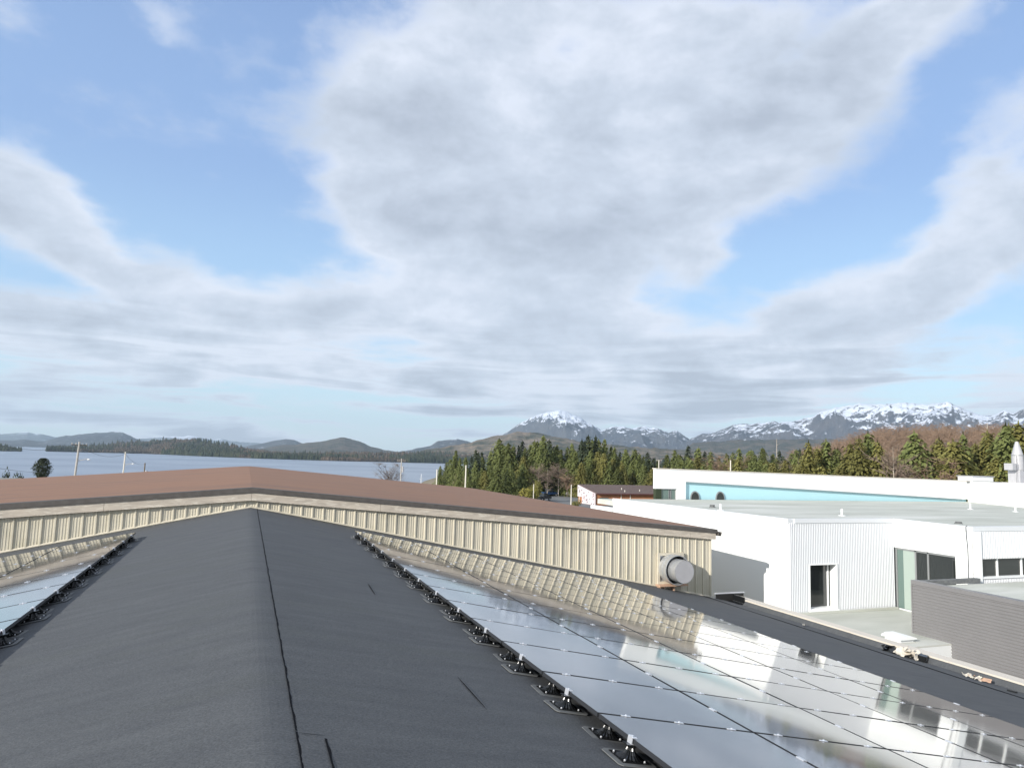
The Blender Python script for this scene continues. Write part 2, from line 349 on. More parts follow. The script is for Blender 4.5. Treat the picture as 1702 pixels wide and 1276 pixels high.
# ------------------------------------------------------------------ terrain, water, hills, mountains
SEA = -17.0
def hill_el(az):     # crest of the near wooded hill on the right
    return float(np.interp(az, [38, 42, 44.5, 46.4, 48.7, 51.4, 56, 61, 70], [-.5, -.2, .45, 1.15, 1.7, 1.8, 1.7, 1.7, 1.4]))
def ground_z(az, r):
    base = -2.4
    left = 1-sstep(az, 11, 17); back = 1 if abs(az) < 80 else 0
    zl = base+(SEA-3-base)*sstep(r, 110, 470)
    zr = base+1.2*sstep(r, 195, 240)*sstep(az, 19, 23)
    if r > 250: zr += (-16-base)*sstep(r, 330, 900)*(1-sstep(az, 40, 44))
    hz = CAMZ+r*math.tan(R(hill_el(az)))
    if az > 38: zr = max(zr, base+(CAMZ+430*math.tan(R(hill_el(az)))-base)*sstep(r, 230, 430)*(1-sstep(r, 500, 900)*.8)) if hill_el(az) > -.2 else zr
    z = zl*left+zr*(1-left)
    return z+.25*mnoise.noise(Vector(pol(az, r))*.05)*sstep(r, 60, 120)
def ground():
    azs = np.concatenate([np.arange(-180, -30, 10), np.arange(-30, 75, .75), np.arange(75, 181, 10.5)]); rs = np.concatenate([[0, 20, 40, 60, 80, 100], np.arange(115, 300, 9), np.arange(300, 620, 22), [700, 850, 1000, 1200]])
    v = [(*pol(a, r)[:2], ground_z(a, r) if r > 0 else -2.4) for r in rs for a in azs]; n = len(azs)
    f = [(j*n+i, j*n+(i+1), (j+1)*n+i+1, (j+1)*n+i) for j in range(len(rs)-1) for i in range(n-1)]
    struct(link('ground', npmesh('ground', v, f, ground_m, True)))
ground()
def water():
    m = bpy.data.materials.new('sea_water'); m.use_nodes = True; nt = m.node_tree; b = nt.nodes['Principled BSDF']
    b.inputs['Base Color'].default_value = (.22, .26, .32, 1); b.inputs['Roughness'].default_value = .3; b.inputs['IOR'].default_value = 1.33
    g = nt.nodes.new('ShaderNodeNewGeometry')
    def nz(s, d):
        n = nt.nodes.new('ShaderNodeTexNoise'); n.inputs['Scale'].default_value = s; n.inputs['Detail'].default_value = d; nt.links.new(g.outputs['Position'], n.inputs['Vector']); return n
    n = nz(.35, 5); bp = nt.nodes.new('ShaderNodeBump'); bp.inputs['Strength'].default_value = .35; bp.inputs['Distance'].default_value = .3
    nt.links.new(n.outputs['Fac'], bp.inputs['Height']); nt.links.new(bp.outputs[0], b.inputs['Normal'])
    n2 = nz(.004, 4); mr = nt.nodes.new('ShaderNodeMapRange'); mr.inputs[1].default_value = .4; mr.inputs[2].default_value = .65; mr.inputs[3].default_value = .30; mr.inputs[4].default_value = .42
    nt.links.new(n2.outputs['Fac'], mr.inputs[0]); nt.links.new(mr.outputs[0], b.inputs['Roughness'])
    azs = np.arange(0, 361, 6); rs = [150, 600, 1500, 3000, 6000, 12300]
    v = [(*pol(a, r)[:2], SEA) for r in rs for a in azs]; nn = len(azs)
    f = [(j*nn+i, j*nn+i+1, (j+1)*nn+i+1, (j+1)*nn+i) for j in range(len(rs)-1) for i in range(nn-1)]
    struct(link('water', npmesh('water', v, f, m)))
water()

def ridge(name, prof, D, depth, m, step=.08, rows=26, amp=.12, nf=.002, base=SEA-4, crest_amp=0.0, sub=0.0, front=None, seed=0, back=.5):
    """a range with its crest at distance D: prof = (azimuth, elevation) of the crest"""
    pa = [p[0] for p in prof]; pe = [p[1] for p in prof]; azs = np.arange(pa[0], pa[-1]+step, step)
    v = []; R_ = []
    for j in range(rows+5):
        t = j/rows
        for a in azs:
            el = float(np.interp(a, pa, pe)); d = D-depth*(1-t) if t <= 1 else D+depth*back*(t-1)*rows/4
            crest = CAMZ+D*math.tan(R(el))-sub
            crest += crest_amp*mnoise.fractal(Vector((a*D*.0175*nf*4, seed, 0)), 1.0, 2.0, 4)
            crest = max(crest, base)
            tt = t if t <= 1 else 1-(t-1)*rows/4*.55
            z = base+(crest-base)*(tt**1.15)
            p = Vector(pol(a, d)); 
            k = mnoise.ridged_multi_fractal(Vector((p.x*nf, p.y*nf*.6, seed)), .9, 2.1, 5, 1.0, 2.0)-1.0
            env = 4*tt*(1-tt) if t <= 1 else 0
            z += env*amp*(crest-base)*k
            if t <= 1: z = min(z, CAMZ+(crest-CAMZ)*d/D+.0) if crest > CAMZ else min(z, crest)
            v.append((p.x, p.y, z))
    n = len(azs); nr = rows+5
    f = [(j*n+i, j*n+i+1, (j+1)*n+i+1, (j+1)*n+i) for j in range(nr-1) for i in range(n-1)]
    return struct(link(name, npmesh(name, v, f, m, True)))
SNOW = (.66, .71, .80)
far_m = land_mat('far_range', (.10, .13, .15), (.14, .17, .19), SNOW, 100, 200, snown=.008, bumpd=20)
ridge('mountain', [(-24,.2),(-21.2,.1),(-17.2,.35),(-15.4,.53),(-14.7,.64),(-13.9,.75),(-13.1,.63),(-12,.5),(-11,.45),(-9,.5),(-7.6,.55),(-6.9,.6),(-6.1,.74),(-4.6,.89),(-3,.82),(-1.3,.66),(-.5,.6),(1.3,.52),(2.8,.6),(4.8,.5),(8,.35),(13,.2)], 11200, 2400, far_m, .1, 14, nf=.0012, crest_amp=18, seed=3)
bl_m = land_mat('haze_blue_hill', (.045, .055, .065), (.08, .085, .09), SNOW, 120, 230, snown=.012, bumpd=25)  # bluish base colours put some of the distance haze into the wooded hills
ridge('hill', [(-22,.05),(-17,.1),(-15.3,.15),(-14,.25),(-13,.15),(-12.7,.24),(-12.2,.46),(-11.7,.6),(-10.3,.83),(-9,1.0),(-8.3,.95),(-7.8,.76),(-7.3,.52),(-6,.3),(-5.3,.16),(-3,-.1)], 8000, 2000, bl_m, .08, 14, nf=.002, crest_amp=8, seed=5)
ridge('hill', [(-1.5,-.1),(-.2,.24),(1.2,.56),(1.9,.77),(2.8,.92),(3.4,.87),(3.9,.66),(5.2,.42),(7,.1)], 7000, 1500, bl_m, .08, 12, seed=6)
tan_m = land_mat('brush_hill', (.05, .06, .05), (.12, .105, .085), bumpd=25, nscale=.012, bs=.03)
ridge('hill', [(-.5,-.2),(.9,.1),(2.1,.37),(3.5,.55),(4.5,.68),(5.7,.9),(6.6,1.12),(7.1,1.24),(7.9,1.03),(8.7,.77),(9.2,.55),(10.3,.35),(12,.1)], 4800, 1200, tan_m, .06, 14, nf=.003, crest_amp=5, seed=8)
ridge('hill', [(11.5,.2),(12.7,.5),(13.9,.74),(14.5,1.19),(15.3,1.27),(16,1.39),(16.8,1.22),(18,.9),(20,.5)], 6000, 1500, bl_m, .06, 12, nf=.003, crest_amp=6, seed=9)
brown_m = land_mat('brown_hill', (.050, .055, .032), (.21, .165, .12), bumpd=25, nscale=.012, bs=.03)
ridge('hill', [(12.4,.2),(13.2,.48),(13.8,.6),(14.8,.82),(16.9,1.2),(18.2,1.6),(19.5,1.93),(20.8,2.2),(22.5,2.2),(23.8,1.93),(25.7,1.65),(27.6,1.5),(29.5,1.3),(32.3,1.2),(35,1.1),(38,.9),(42,.8)], 3500, 700, brown_m, .05, 18, nf=.004, crest_amp=7, sub=8, seed=10)
mt_m = land_mat('snow_mountain', (.055, .065, .085), (.085, .09, .10), SNOW, 190, 500, snown=.012, bumpd=60, bs=.008, nscale=.005, slope=1.6)
ridge('mountain', [(17,.3),(18.9,1.2),(19.9,2.0),(21,2.75),(21.9,3.3),(23.2,3.73),(24.1,3.92),(24.9,3.82),(25.8,3.4),(26.7,2.83),(27.6,2.44),(28.5,2.7),(29,2.76),(29.6,2.58),(31.1,2.83),(31.9,2.63),(32.9,2.32),(33.5,2.57),(34.3,1.92),(35.1,1.15),(37,.4)], 7600, 2400, mt_m, .045, 60, amp=.30, nf=.0022, crest_amp=16, seed=12)
mt2_m = land_mat('snow_range', (.06, .068, .085), (.10, .10, .11), SNOW, 120, 620, snown=.014, bumpd=60, bs=.008, nscale=.005, slope=1.4)
ridge('mountain', [(32,.4),(33.7,1.1),(34.6,1.93),(35.4,2.27),(36.4,2.4),(37.3,2.82),(38.1,3.13),(39.1,3.1),(40.5,3.32),(41.1,3.24),(42.1,3.38),(43.1,3.57),(43.8,3.97),(44.5,4.24),(45.5,4.5),(46.6,4.62),(48.1,4.6),(49.5,4.68),(50.8,4.54),(52,4.68),(52.5,4.48),(53.3,4.04),(53.9,3.74),(54.5,3.8),(55.2,4.05),(55.7,3.9),(56.3,4.1),(58,4.4),(60.7,3.7),(64.7,3.3),(72,2.6)], 6600, 2200, mt2_m, .05, 60, amp=.28, nf=.0024, crest_amp=14, seed=14)
ridge('hill', [(33.5,.6),(34.7,1.55),(37,1.8),(40.4,1.95),(44.6,2.05),(48,2.0),(60,1.6),(70,1.2)], 4200, 900, tan_m, .08, 14, nf=.003, crest_amp=7, seed=16)

shore_m = land_mat('wooded_shore', (.035, .042, .022), (.085, .065, .045), bumpd=8, nscale=.01)
shore = [(-12.75,-.45),(-12.6,-.24),(-12.3,-.12),(-12,.02),(-10.6,.11),(-9.3,.32),(-8.4,.48),(-6.4,.69),(-5.4,.86),(-3.8,.9),(-2.4,.73),(-.8,.5),(.2,.26),(3.3,.08),(6.6,.23),(10.9,.36),(13.9,.5),(17,.5),(22.8,.6),(32,.5),(42,.4)]
isle = [(-26,-.1),(-21,.1),(-17.2,.22),(-15.8,.16),(-15.3,.06),(-15,-.006),(-14.67,-.11),(-14.33,-.3),(-14.1,-.53)]
ridge('wooded_island', isle, 2850, 260, shore_m, .05, 8, sub=16, base=SEA-2, seed=20)
def near_d(az): return float(np.interp(az, [-13, -6.5, -3, .9, 6.7, 15, 42], [2900, 2950, 2550, 2300, 2200, 2330, 2330]))
def shoreland():
    azs = np.arange(-12.75, 42, .06); pa = [p[0] for p in shore]; pe = [p[1] for p in shore]; v = []; rows = 14
    for j in range(rows+4):
        for a in azs:
            t = j/rows; d = near_d(a)-25+(t*950); el = float(np.interp(a, pa, pe)); D = near_d(a)+900
            crest = max(SEA+1, CAMZ+D*math.tan(R(el))-17)
            q = pol(a, d); k = mnoise.fractal(Vector((q[0]*.004, q[1]*.004, 1)), 1, 2, 4)
            z = SEA-3+(crest-SEA+3)*min(1, t)**.9*(1 if t <= 1 else 1-(t-1)*2)+k*8*min(1, t)*(1-min(1, t))*4
            v.append((q[0], q[1], min(z, CAMZ+(crest-CAMZ)*d/D if crest > CAMZ else crest)))
    n = len(azs)
    f = [(j*n+i, j*n+i+1, (j+1)*n+i+1, (j+1)*n+i) for j in range(rows+3) for i in range(n-1)]
    struct(link('wooded_shore', npmesh('wooded_shore', v, f, shore_m, True)))
    return azs, np.array(v).reshape(rows+4, n, 3)
SA, SV = shoreland()
def far_woods(name, pts, hmin, hmax, m, label, wr=.22):
    """many small ragged conifers joined: nobody could count them"""
    v = []; f = []
    for (x, y, z) in pts:
        h = rng.uniform(hmin, hmax); r = h*rng.uniform(wr*.8, wr*1.2); o = len(v); k = 5; a0 = rng.random()*6
        for lev, (rr, zz) in enumerate(((.55, 0), (1, .18), (.62, .55))):
            for i in range(k):
                q = r*rr*rng.uniform(.75, 1.25); an = a0+i*2*math.pi/k; v.append((x+q*math.cos(an), y+q*math.sin(an), z-1+h*zz))
        v.append((x, y, z-1+h))
        for lev in range(2):
            for i in range(k):
                a, b = o+lev*k+i, o+lev*k+(i+1) % k; f.append((a, b, b+k)); f.append((a, b+k, a+k))
        for i in range(k): f.append((o+2*k+i, o+2*k+(i+1) % k, o+3*k))
    o = link(name, npmesh(name, v, f, m)); tag(o, label, 'woodland', kind='stuff'); return o
farfol_m = land_mat('far_conifers', (.022, .032, .018), (.05, .055, .03), bumpd=1, nscale=.02)
farfol2_m = land_mat('far_mixed_wood', (.055, .045, .03), (.11, .08, .055), bumpd=1, nscale=.015)
pts = []; pts2 = []
for _ in range(9500):
    i = rng.randrange(0, SV.shape[1]-1); t = rng.random()**2.2*13.9; j = int(t); fr = t-j; u = rng.random()
    p = SV[j, i]*(1-fr)*(1-u)+SV[j+1, i]*fr*(1-u)+SV[j, i+1]*(1-fr)*u+SV[j+1, i+1]*fr*u
    if p[2] < SEA: 
        d = math.hypot(p[0], p[1]); s_ = (d+26)/d; p = np.array((p[0]*s_, p[1]*s_, SEA+1))
    browny = mnoise.noise(Vector((p[0]*.004, p[1]*.004, 4)))+.25*(t > 3) > .12
    (pts2 if browny else pts).append(tuple(p))
far_woods('far_woodland', pts, 12, 24, farfol_m, 'dark conifer wood covering the far shore across the water')
far_woods('far_brush', pts2, 8, 15, farfol2_m, 'brown leafless wood mixed through the far wooded shore', .35)
pts = []
for _ in range(900):
    a = rng.uniform(-22, -14.15); el = float(np.interp(a, [q[0] for q in isle], [q[1] for q in isle])); t = rng.random()
    d = 2850-240*(1-t); cz = max(SEA, CAMZ+2850*math.tan(R(el))-16); pts.append((*pol(a, d)[:2], SEA+(cz-SEA)*t))
far_woods('island_woodland', pts, 9, 17, farfol_m, 'dark conifers covering the small island at the far left')

def haze():
    m = bpy.data.materials.new('haze'); m.use_nodes = True; nt = m.node_tree; nt.nodes.clear()
    o = nt.nodes.new('ShaderNodeOutputMaterial'); p = nt.nodes.new('ShaderNodeVolumePrincipled')
    p.inputs['Color'].default_value = (.66, .83, 1, 1); p.inputs['Density'].default_value = HAZE; p.inputs['Anisotropy'].default_value = .1
    nt.links.new(p.outputs[0], o.inputs['Volume'])
    b = MB(); b.box(-13000, 13000, -13000, 13000, SEA-6, 600)
    h = b.build('haze', m); tag(h, 'thin blue air haze over water and mountains', 'haze', kind='stuff')
HAZE = 6.2e-5
haze()

# ------------------------------------------------------------------ the roof we stand on
RS = .2; WX = 16.2; WALLY = 21.45
def rz(x, y=0): return 6.4-RS*math.sqrt(x*x+.09*.09)
def own_roof():
    b = thing('workshop_building', 'low building whose dark membrane roof with a ridge fills the foreground', 'building', (0, 8, -2.4))
    off = Vector(b.location)
    def add(mb, name, m, parent=b, smooth=False, label=None):
        mb.v = [(x-off.x, y-off.y, z-off.z) for x, y, z in mb.v]; o = mb.build(name, m, parent, smooth)
        if label: o['label'] = label
        return o
    def sheet(x0, x1, name, lab):
        xs = []; x = x0
        while x < x1-1e-6:
            xs.append(x); x += .05 if abs(x) < .6 else (.16 if abs(x) < 3 else .4)
        xs.append(x1); xs = np.array(sorted(set(np.round(xs, 4)))); ys = np.concatenate([np.arange(-5, 2, .4), np.arange(2, 9, .07), np.arange(9, WALLY, .12), [WALLY]])
        v = []
        for y in ys:
            for x in xs:
                w = .0025*mnoise.noise(Vector((x*.55, y*2.4, 1)))+.0022*mnoise.noise(Vector((x*.9+5, y*5.5+x*.6, 3)))
                w += .002*mnoise.noise(Vector((x*5, y*5, 7)))
                v.append((x-off.x, y-off.y, rz(x)+w-off.z))
        n = len(xs); f = [(j*n+i, j*n+i+1, (j+1)*n+i+1, (j+1)*n+i) for j in range(len(ys)-1) for i in range(n-1)]
        o = link(name, npmesh(name, v, f, roof_m, True), b); o['label'] = lab
    sheet(-WX, 0.0, 'roof_membrane', 'sunlit left slope of the dark roof membrane')
    sheet(0.0, WX, 'roof_membrane', 'shaded right slope of the dark roof membrane')
    # ridge cap sheet, its edge bleeding black bitumen, and the lap near the camera
    def cap(x0, x1, y0, y1, t, name):
        xs = np.linspace(x0, x1, 12); ys = np.arange(y0, y1, .1); v = []
        for y in ys:
            e = .006*mnoise.noise(Vector((0, y*2.5, 9)))
            for k, x in enumerate(xs):
                xx = x+(e if k == len(xs)-1 else 0); v.append((xx, y, rz(xx)+t+.003*mnoise.noise(Vector((xx*.55, y*2.4, 1)))))
        n = len(xs); q = len(v); f = [(j*n+i, j*n+i+1, (j+1)*n+i+1, (j+1)*n+i) for j in range(len(ys)-1) for i in range(n-1)]
        for j in range(len(ys)): v.append((v[j*n+n-1][0]+.001, ys[j], rz(v[j*n+n-1][0])-.004))
        f += [(j*n+n-1, q+j, q+j+1, (j+1)*n+n-1) for j in range(len(ys)-1)]
        m = MB(); m.add(v, f); add(m, name, roof_m, smooth=False)
    cap(-.34, .165, 4.4, WALLY-.02, .0035, 'ridge_cap_sheet')
    cap(-.34, .165, -5, 4.485, .0035, 'ridge_cap_sheet')
    cap(.15, .325, -5, 4.47, .005, 'lap_patch')
    def bead(fx, y0, y1, wmin, wmax, name, seed=0, dy=.035):
        ys = np.arange(y0, y1, dy); v = []; f = []
        for y in ys:
            w = wmin+(wmax-wmin)*max(0, .35+mnoise.noise(Vector((seed, y*6, 2)))+.4*mnoise.noise(Vector((seed, y*25, 2))))
            xa = fx+.006*mnoise.noise(Vector((0, y*2.5, 9))); xb = xa+w
            v += [(xa-.004, y, rz(xa)+.0125), (xb, y, rz(xb)+.0085)]
        for j in range(len(ys)-1): f.append((2*j, 2*j+1, 2*j+3, 2*j+2))
        m = MB(); m.add(v, f); add(m, name, bitumen)
    bead(.165, 4.5, WALLY-.02, .005, .016, 'bitumen_bead', 1)
    bead(.165, -5, 4.5, .005, .015, 'bitumen_bead', 4)
    bead(.325, -5, 4.43, .006, .018, 'bitumen_bead', 8)
    def cut(p, q, w=.012):
        p = Vector(p); q = Vector(q); m = MB(); d = (q-p).normalized(); nrm = Vector((-d.y, d.x))*w/2; k = 8; v = []; f = []
        for i in range(k+1):
            c = p.lerp(q, i/k); s = (1-abs(2*i/k-1)**3)*1.0+.15
            for sg in (-1, 1): a = c+nrm*s*sg; v.append((a.x, a.y, rz(a.x)+.0075))
        for i in range(k): f.append((2*i, 2*i+1, 2*i+3, 2*i+2))
        m.add(v, f); add(m, 'membrane_slit', bitumen)
    cut((1.65, 6.2), (1.64, 5.35), .011); cut((1.6, 10.8), (1.55, 9.87), .014)
    cut((.17, 4.475), (.33, 4.47), .006)
    # lines of laps: faint raised sheet edges running down the slope
    m = MB(); m.box(-WX+.04, WX-.04, -4.95, WALLY-.05, -2.4, 3.0); add(m, 'wall', beige_m)
    # gable filler under the roof
    for y in (-5.0, WALLY-.12):
        m = MB(); m.prism([(-WX+.04, 2.95), (WX-.04, 2.95), (WX-.04, rz(WX)-.06), (0, 6.31), (-WX+.04, rz(WX)-.06)], 'y', y, y+.1); add(m, 'gable_wall', beige_m)
    for s, nm in ((1, 'parapet'), (-1, 'parapet')):
        x0 = s*16.2; zt = rz(16.2); z1 = zt+.20
        m = MB(); y0, y1 = -5, 21.9 if s > 0 else WALLY
        m.add([(x0-s*.14, y0, zt+.02), (x0-s*.14, y1, zt+.02), (x0, y1, z1-.03), (x0, y0, z1-.03)], [(0, 1, 2, 3)])
        add(m, 'parapet_upstand', roof_m)
        m = MB(); m.box(min(x0, x0+s*.3), max(x0, x0+s*.3), y0, y1, -2.4, z1-.03); add(m, nm, cream_fl)
        ys = np.arange(y0, y1-.01, 3.0)
        for k, y in enumerate(ys):
            m = MB(); a, c_ = sorted((x0-s*.02, x0+s*.33)); m.box(a, c_, y+.004, min(y+3.0, y1)-.004, z1-.03+.003*(k % 2), z1+.012+.003*(k % 2)); add(m, 'coping', parap_m)
    # membrane apron strip between the slope and the parapet
    v = []; m = MB()
    for y in np.arange(-5, WALLY, .25):
        e = .05*mnoise.noise(Vector((0, y*.5, 3))); v += [(15.05+e, y, rz(15.05+e)+.012), (15.05+e+.01, y, rz(15.06)+.012), (16.05, y, rz(16.05)+.02)]
    n = len(v)//3; m.add(v, [(3*j+i, 3*j+i+1, 3*j+i+4, 3*j+i+3) for j in range(n-1) for i in range(2)]); add(m, 'apron_sheet', roof_m)
    v = []; m = MB()
    for y in np.arange(-5, WALLY, .2):
        e = .05*mnoise.noise(Vector((0, y*.5, 3))); w = .03+.035*max(0, mnoise.noise(Vector((2, y*2, 3)))); v += [(15.05+e-w, y, rz(15.05)+.008), (15.05+e+.01, y, rz(15.05)+.014)]
    m.add(v, [(2*j, 2*j+1, 2*j+3, 2*j+2) for j in range(len(v)//2-1)]); add(m, 'bitumen_bead', bitumen)
own_roof()

# ------------------------------------------------------------------ solar panels
PX0, PW, PY0, PH_, PT = 2.46, 1.482, 5.11, 1.11, .15
LY = math.hypot(1, RS)
def make_panel(s):
    """one panel; origin at its upper inner corner, local x runs down the slope, y along the ridge"""
    t = thing('solar_panel', 'x', 'solar panel'); L = PW*LY-.036; W_ = PH_-.034
    m = MB(); m.box(.015, .015+L, .015, .015+W_, -.030, -.003); m.build('panel_body', plast_m, t)
    m = MB(); m.add([(.018, .018, 0), (.012+L, .018, 0), (.012+L, .012+W_, 0), (.018, .012+W_, 0)], [(0, 1, 2, 3)])
    m.build('glass', solar_m, t)
    m = MB(); e = .015
    m.box(e-.003, e, e-.003, e+W_+.003, -.032, .001); m.box(e+L, e+L+.003, e-.003, e+W_+.003, -.032, .001)
    m.box(e, e+L, e-.003, e, -.032, .001); m.box(e, e+L, e+W_, e+W_+.003, -.032, .001)
    m.build('frame', mat('panel_edge', (.03, .032, .036), .4), t)
    cm = None
    for k, x in enumerate((.26, .76, 1.28)):
        if cm is None:
            m = MB(); m.box(-.038, .038, PH_-.014, PH_+.014, -.006, .004); m.bar((0, PH_, .004), (0, PH_, .012), .009, 6); c = m.build('clamp', alu_m, t); cm = c.data
        else: c = link('clamp', cm, t)
        c.location = (x, 0, 0)
    m = MB(); m.box(L+.030-.017, L+.030+.017, PH_/2-.04, PH_/2+.04, -.006, .006); m.build('side_clamp', alu_m, t)
    return t
ORD = ['first','second','third','fourth','fifth','sixth','seventh','eighth','ninth','tenth','eleventh','twelfth','thirteenth','fourteenth','fifteenth','sixteenth']
COLN = ['first column', 'second column', 'third column', 'fourth column', 'outermost column']
proto = {}
for s in (1, -1):
    rows = range(-3, 12) if s > 0 else range(1, 12)
    for ri, r in enumerate(rows):
        for c in range(5):
            if s < 0 and c > 3: continue
            if s not in proto:
                proto[s] = make_panel(s); t = proto[s]
                if s < 0: pass
            else: t = copy_tree(proto[s])
            x = s*(PX0+c*PW); y = PY0+r*PH_; z = 6.4-RS*abs(x)+PT
            t.location = (x, y if s > 0 else y+PH_, z)
            j = lambda q: q*rng.uniform(-1, 1)
            # the slope points away from the ridge on both sides: turn the left ones round z
            t.rotation_euler = (R(j(.07)), math.atan(RS)+R(j(.09)), 0 if s > 0 else math.pi)
            back = 11-r
            side = 'right' if s > 0 else 'left'
            where = COLN[c] if c else COLN[0]
            t['label'] = '%s-slope solar panel, %s from the ridge, %s row from the cream wall' % (side, where, ORD[back])
            t['group'] = 'solar panels on the %s slope' % side
def make_mount(clip=True):
    t = thing('panel_mount', 'x', 'mount')
    m = MB(); m.prism([(-.14, -.17), (.14, -.17), (.17, -.14), (.17, .14), (.14, .17), (-.14, .17), (-.17, .14), (-.17, -.14)], 'z', .001, .007)
    m.build('flashing_sheet', flash_m, t)
    m = MB(); m.prism([(-.12, -.12), (.12, -.12), (.12, .12), (-.12, .12)], 'z', .0085, .014); m.build('base_plate', plast_m, t)
    m = MB(); m.lathe([(.105, .014), (.085, .020), (.055, .038), (.036, .062), (.030, .080), (.040, .092), (.040, .097)], n=36, wob=lambda i: .09*(1 if i % 2 else -1)); m.build('bell_post', plast_m, t)
    m = MB(); m.box(-.06, .06, -.045, .045, .0975, .105); m.build('top_plate', plast_m, t)
    cap = None
    for a, b_ in ((-.09, -.09), (.09, -.09), (-.09, .09), (.09, .09)):
        if cap is None: m = MB(); m.lathe([(.0085, .0142), (.0085, .019), (.005, .024)], n=8); c = m.build('bolt', bolt_m, t); cap = c.data
        else: c = link('bolt', cap, t)
        c.location = (a, b_, 0)
    if not clip: return t
    m = MB(); m.box(-.022, .016, -.035, .035, .1055, .111); m.box(-.022, -.016, -.035, .035, .1112, .152); m.box(-.0158, .022, -.035, -.010, .147, .1535); m.box(-.0158, .022, .010, .035, .147, .1535); m.bar((-.004, 0, .1112), (-.004, 0, .160), .008, 6)
    m.build('clip', alu_m, t); return t
mp = [None, None]
mys = [4.60, 5.66, 6.74, 7.85, 8.95, 10.1, 11.2, 12.25, 13.36, 14.5, 15.6, 16.7, 17.8]
for s in (1, -1):
    for i, y in enumerate(mys if s > 0 else mys[3:]):
        for inner in (0, 1):
            if mp[inner] is None: mp[inner] = make_mount(inner == 0); t = mp[inner]
            else: t = copy_tree(mp[inner])
            x = s*((PX0-.01) if inner == 0 else PX0+.06); yy = y if inner == 0 else y+.47
            t.location = (x, yy, rz(x)+(.006 if inner == 0 else -.004)); t.rotation_euler = (R(rng.uniform(-1, 1)), s*math.atan(RS), R(rng.uniform(-4, 4)) if s > 0 else math.pi+R(rng.uniform(-4, 4))); t.scale = (.9, .88, 1)
            if s < 0: t.rotation_euler = (0, math.atan(RS), math.pi+R(rng.uniform(-4, 4)))
            side = 'right' if s > 0 else 'left'
            if inner == 0: t['label'] = 'black bell-shaped mount at the %s array edge, %s counted from the camera' % (side, ORD[i])
            else: t['label'] = 'black mount half under the %s array, just behind the %s edge mount' % (side, ORD[i])
            t['group'] = 'panel mounts along the %s array edge' % side

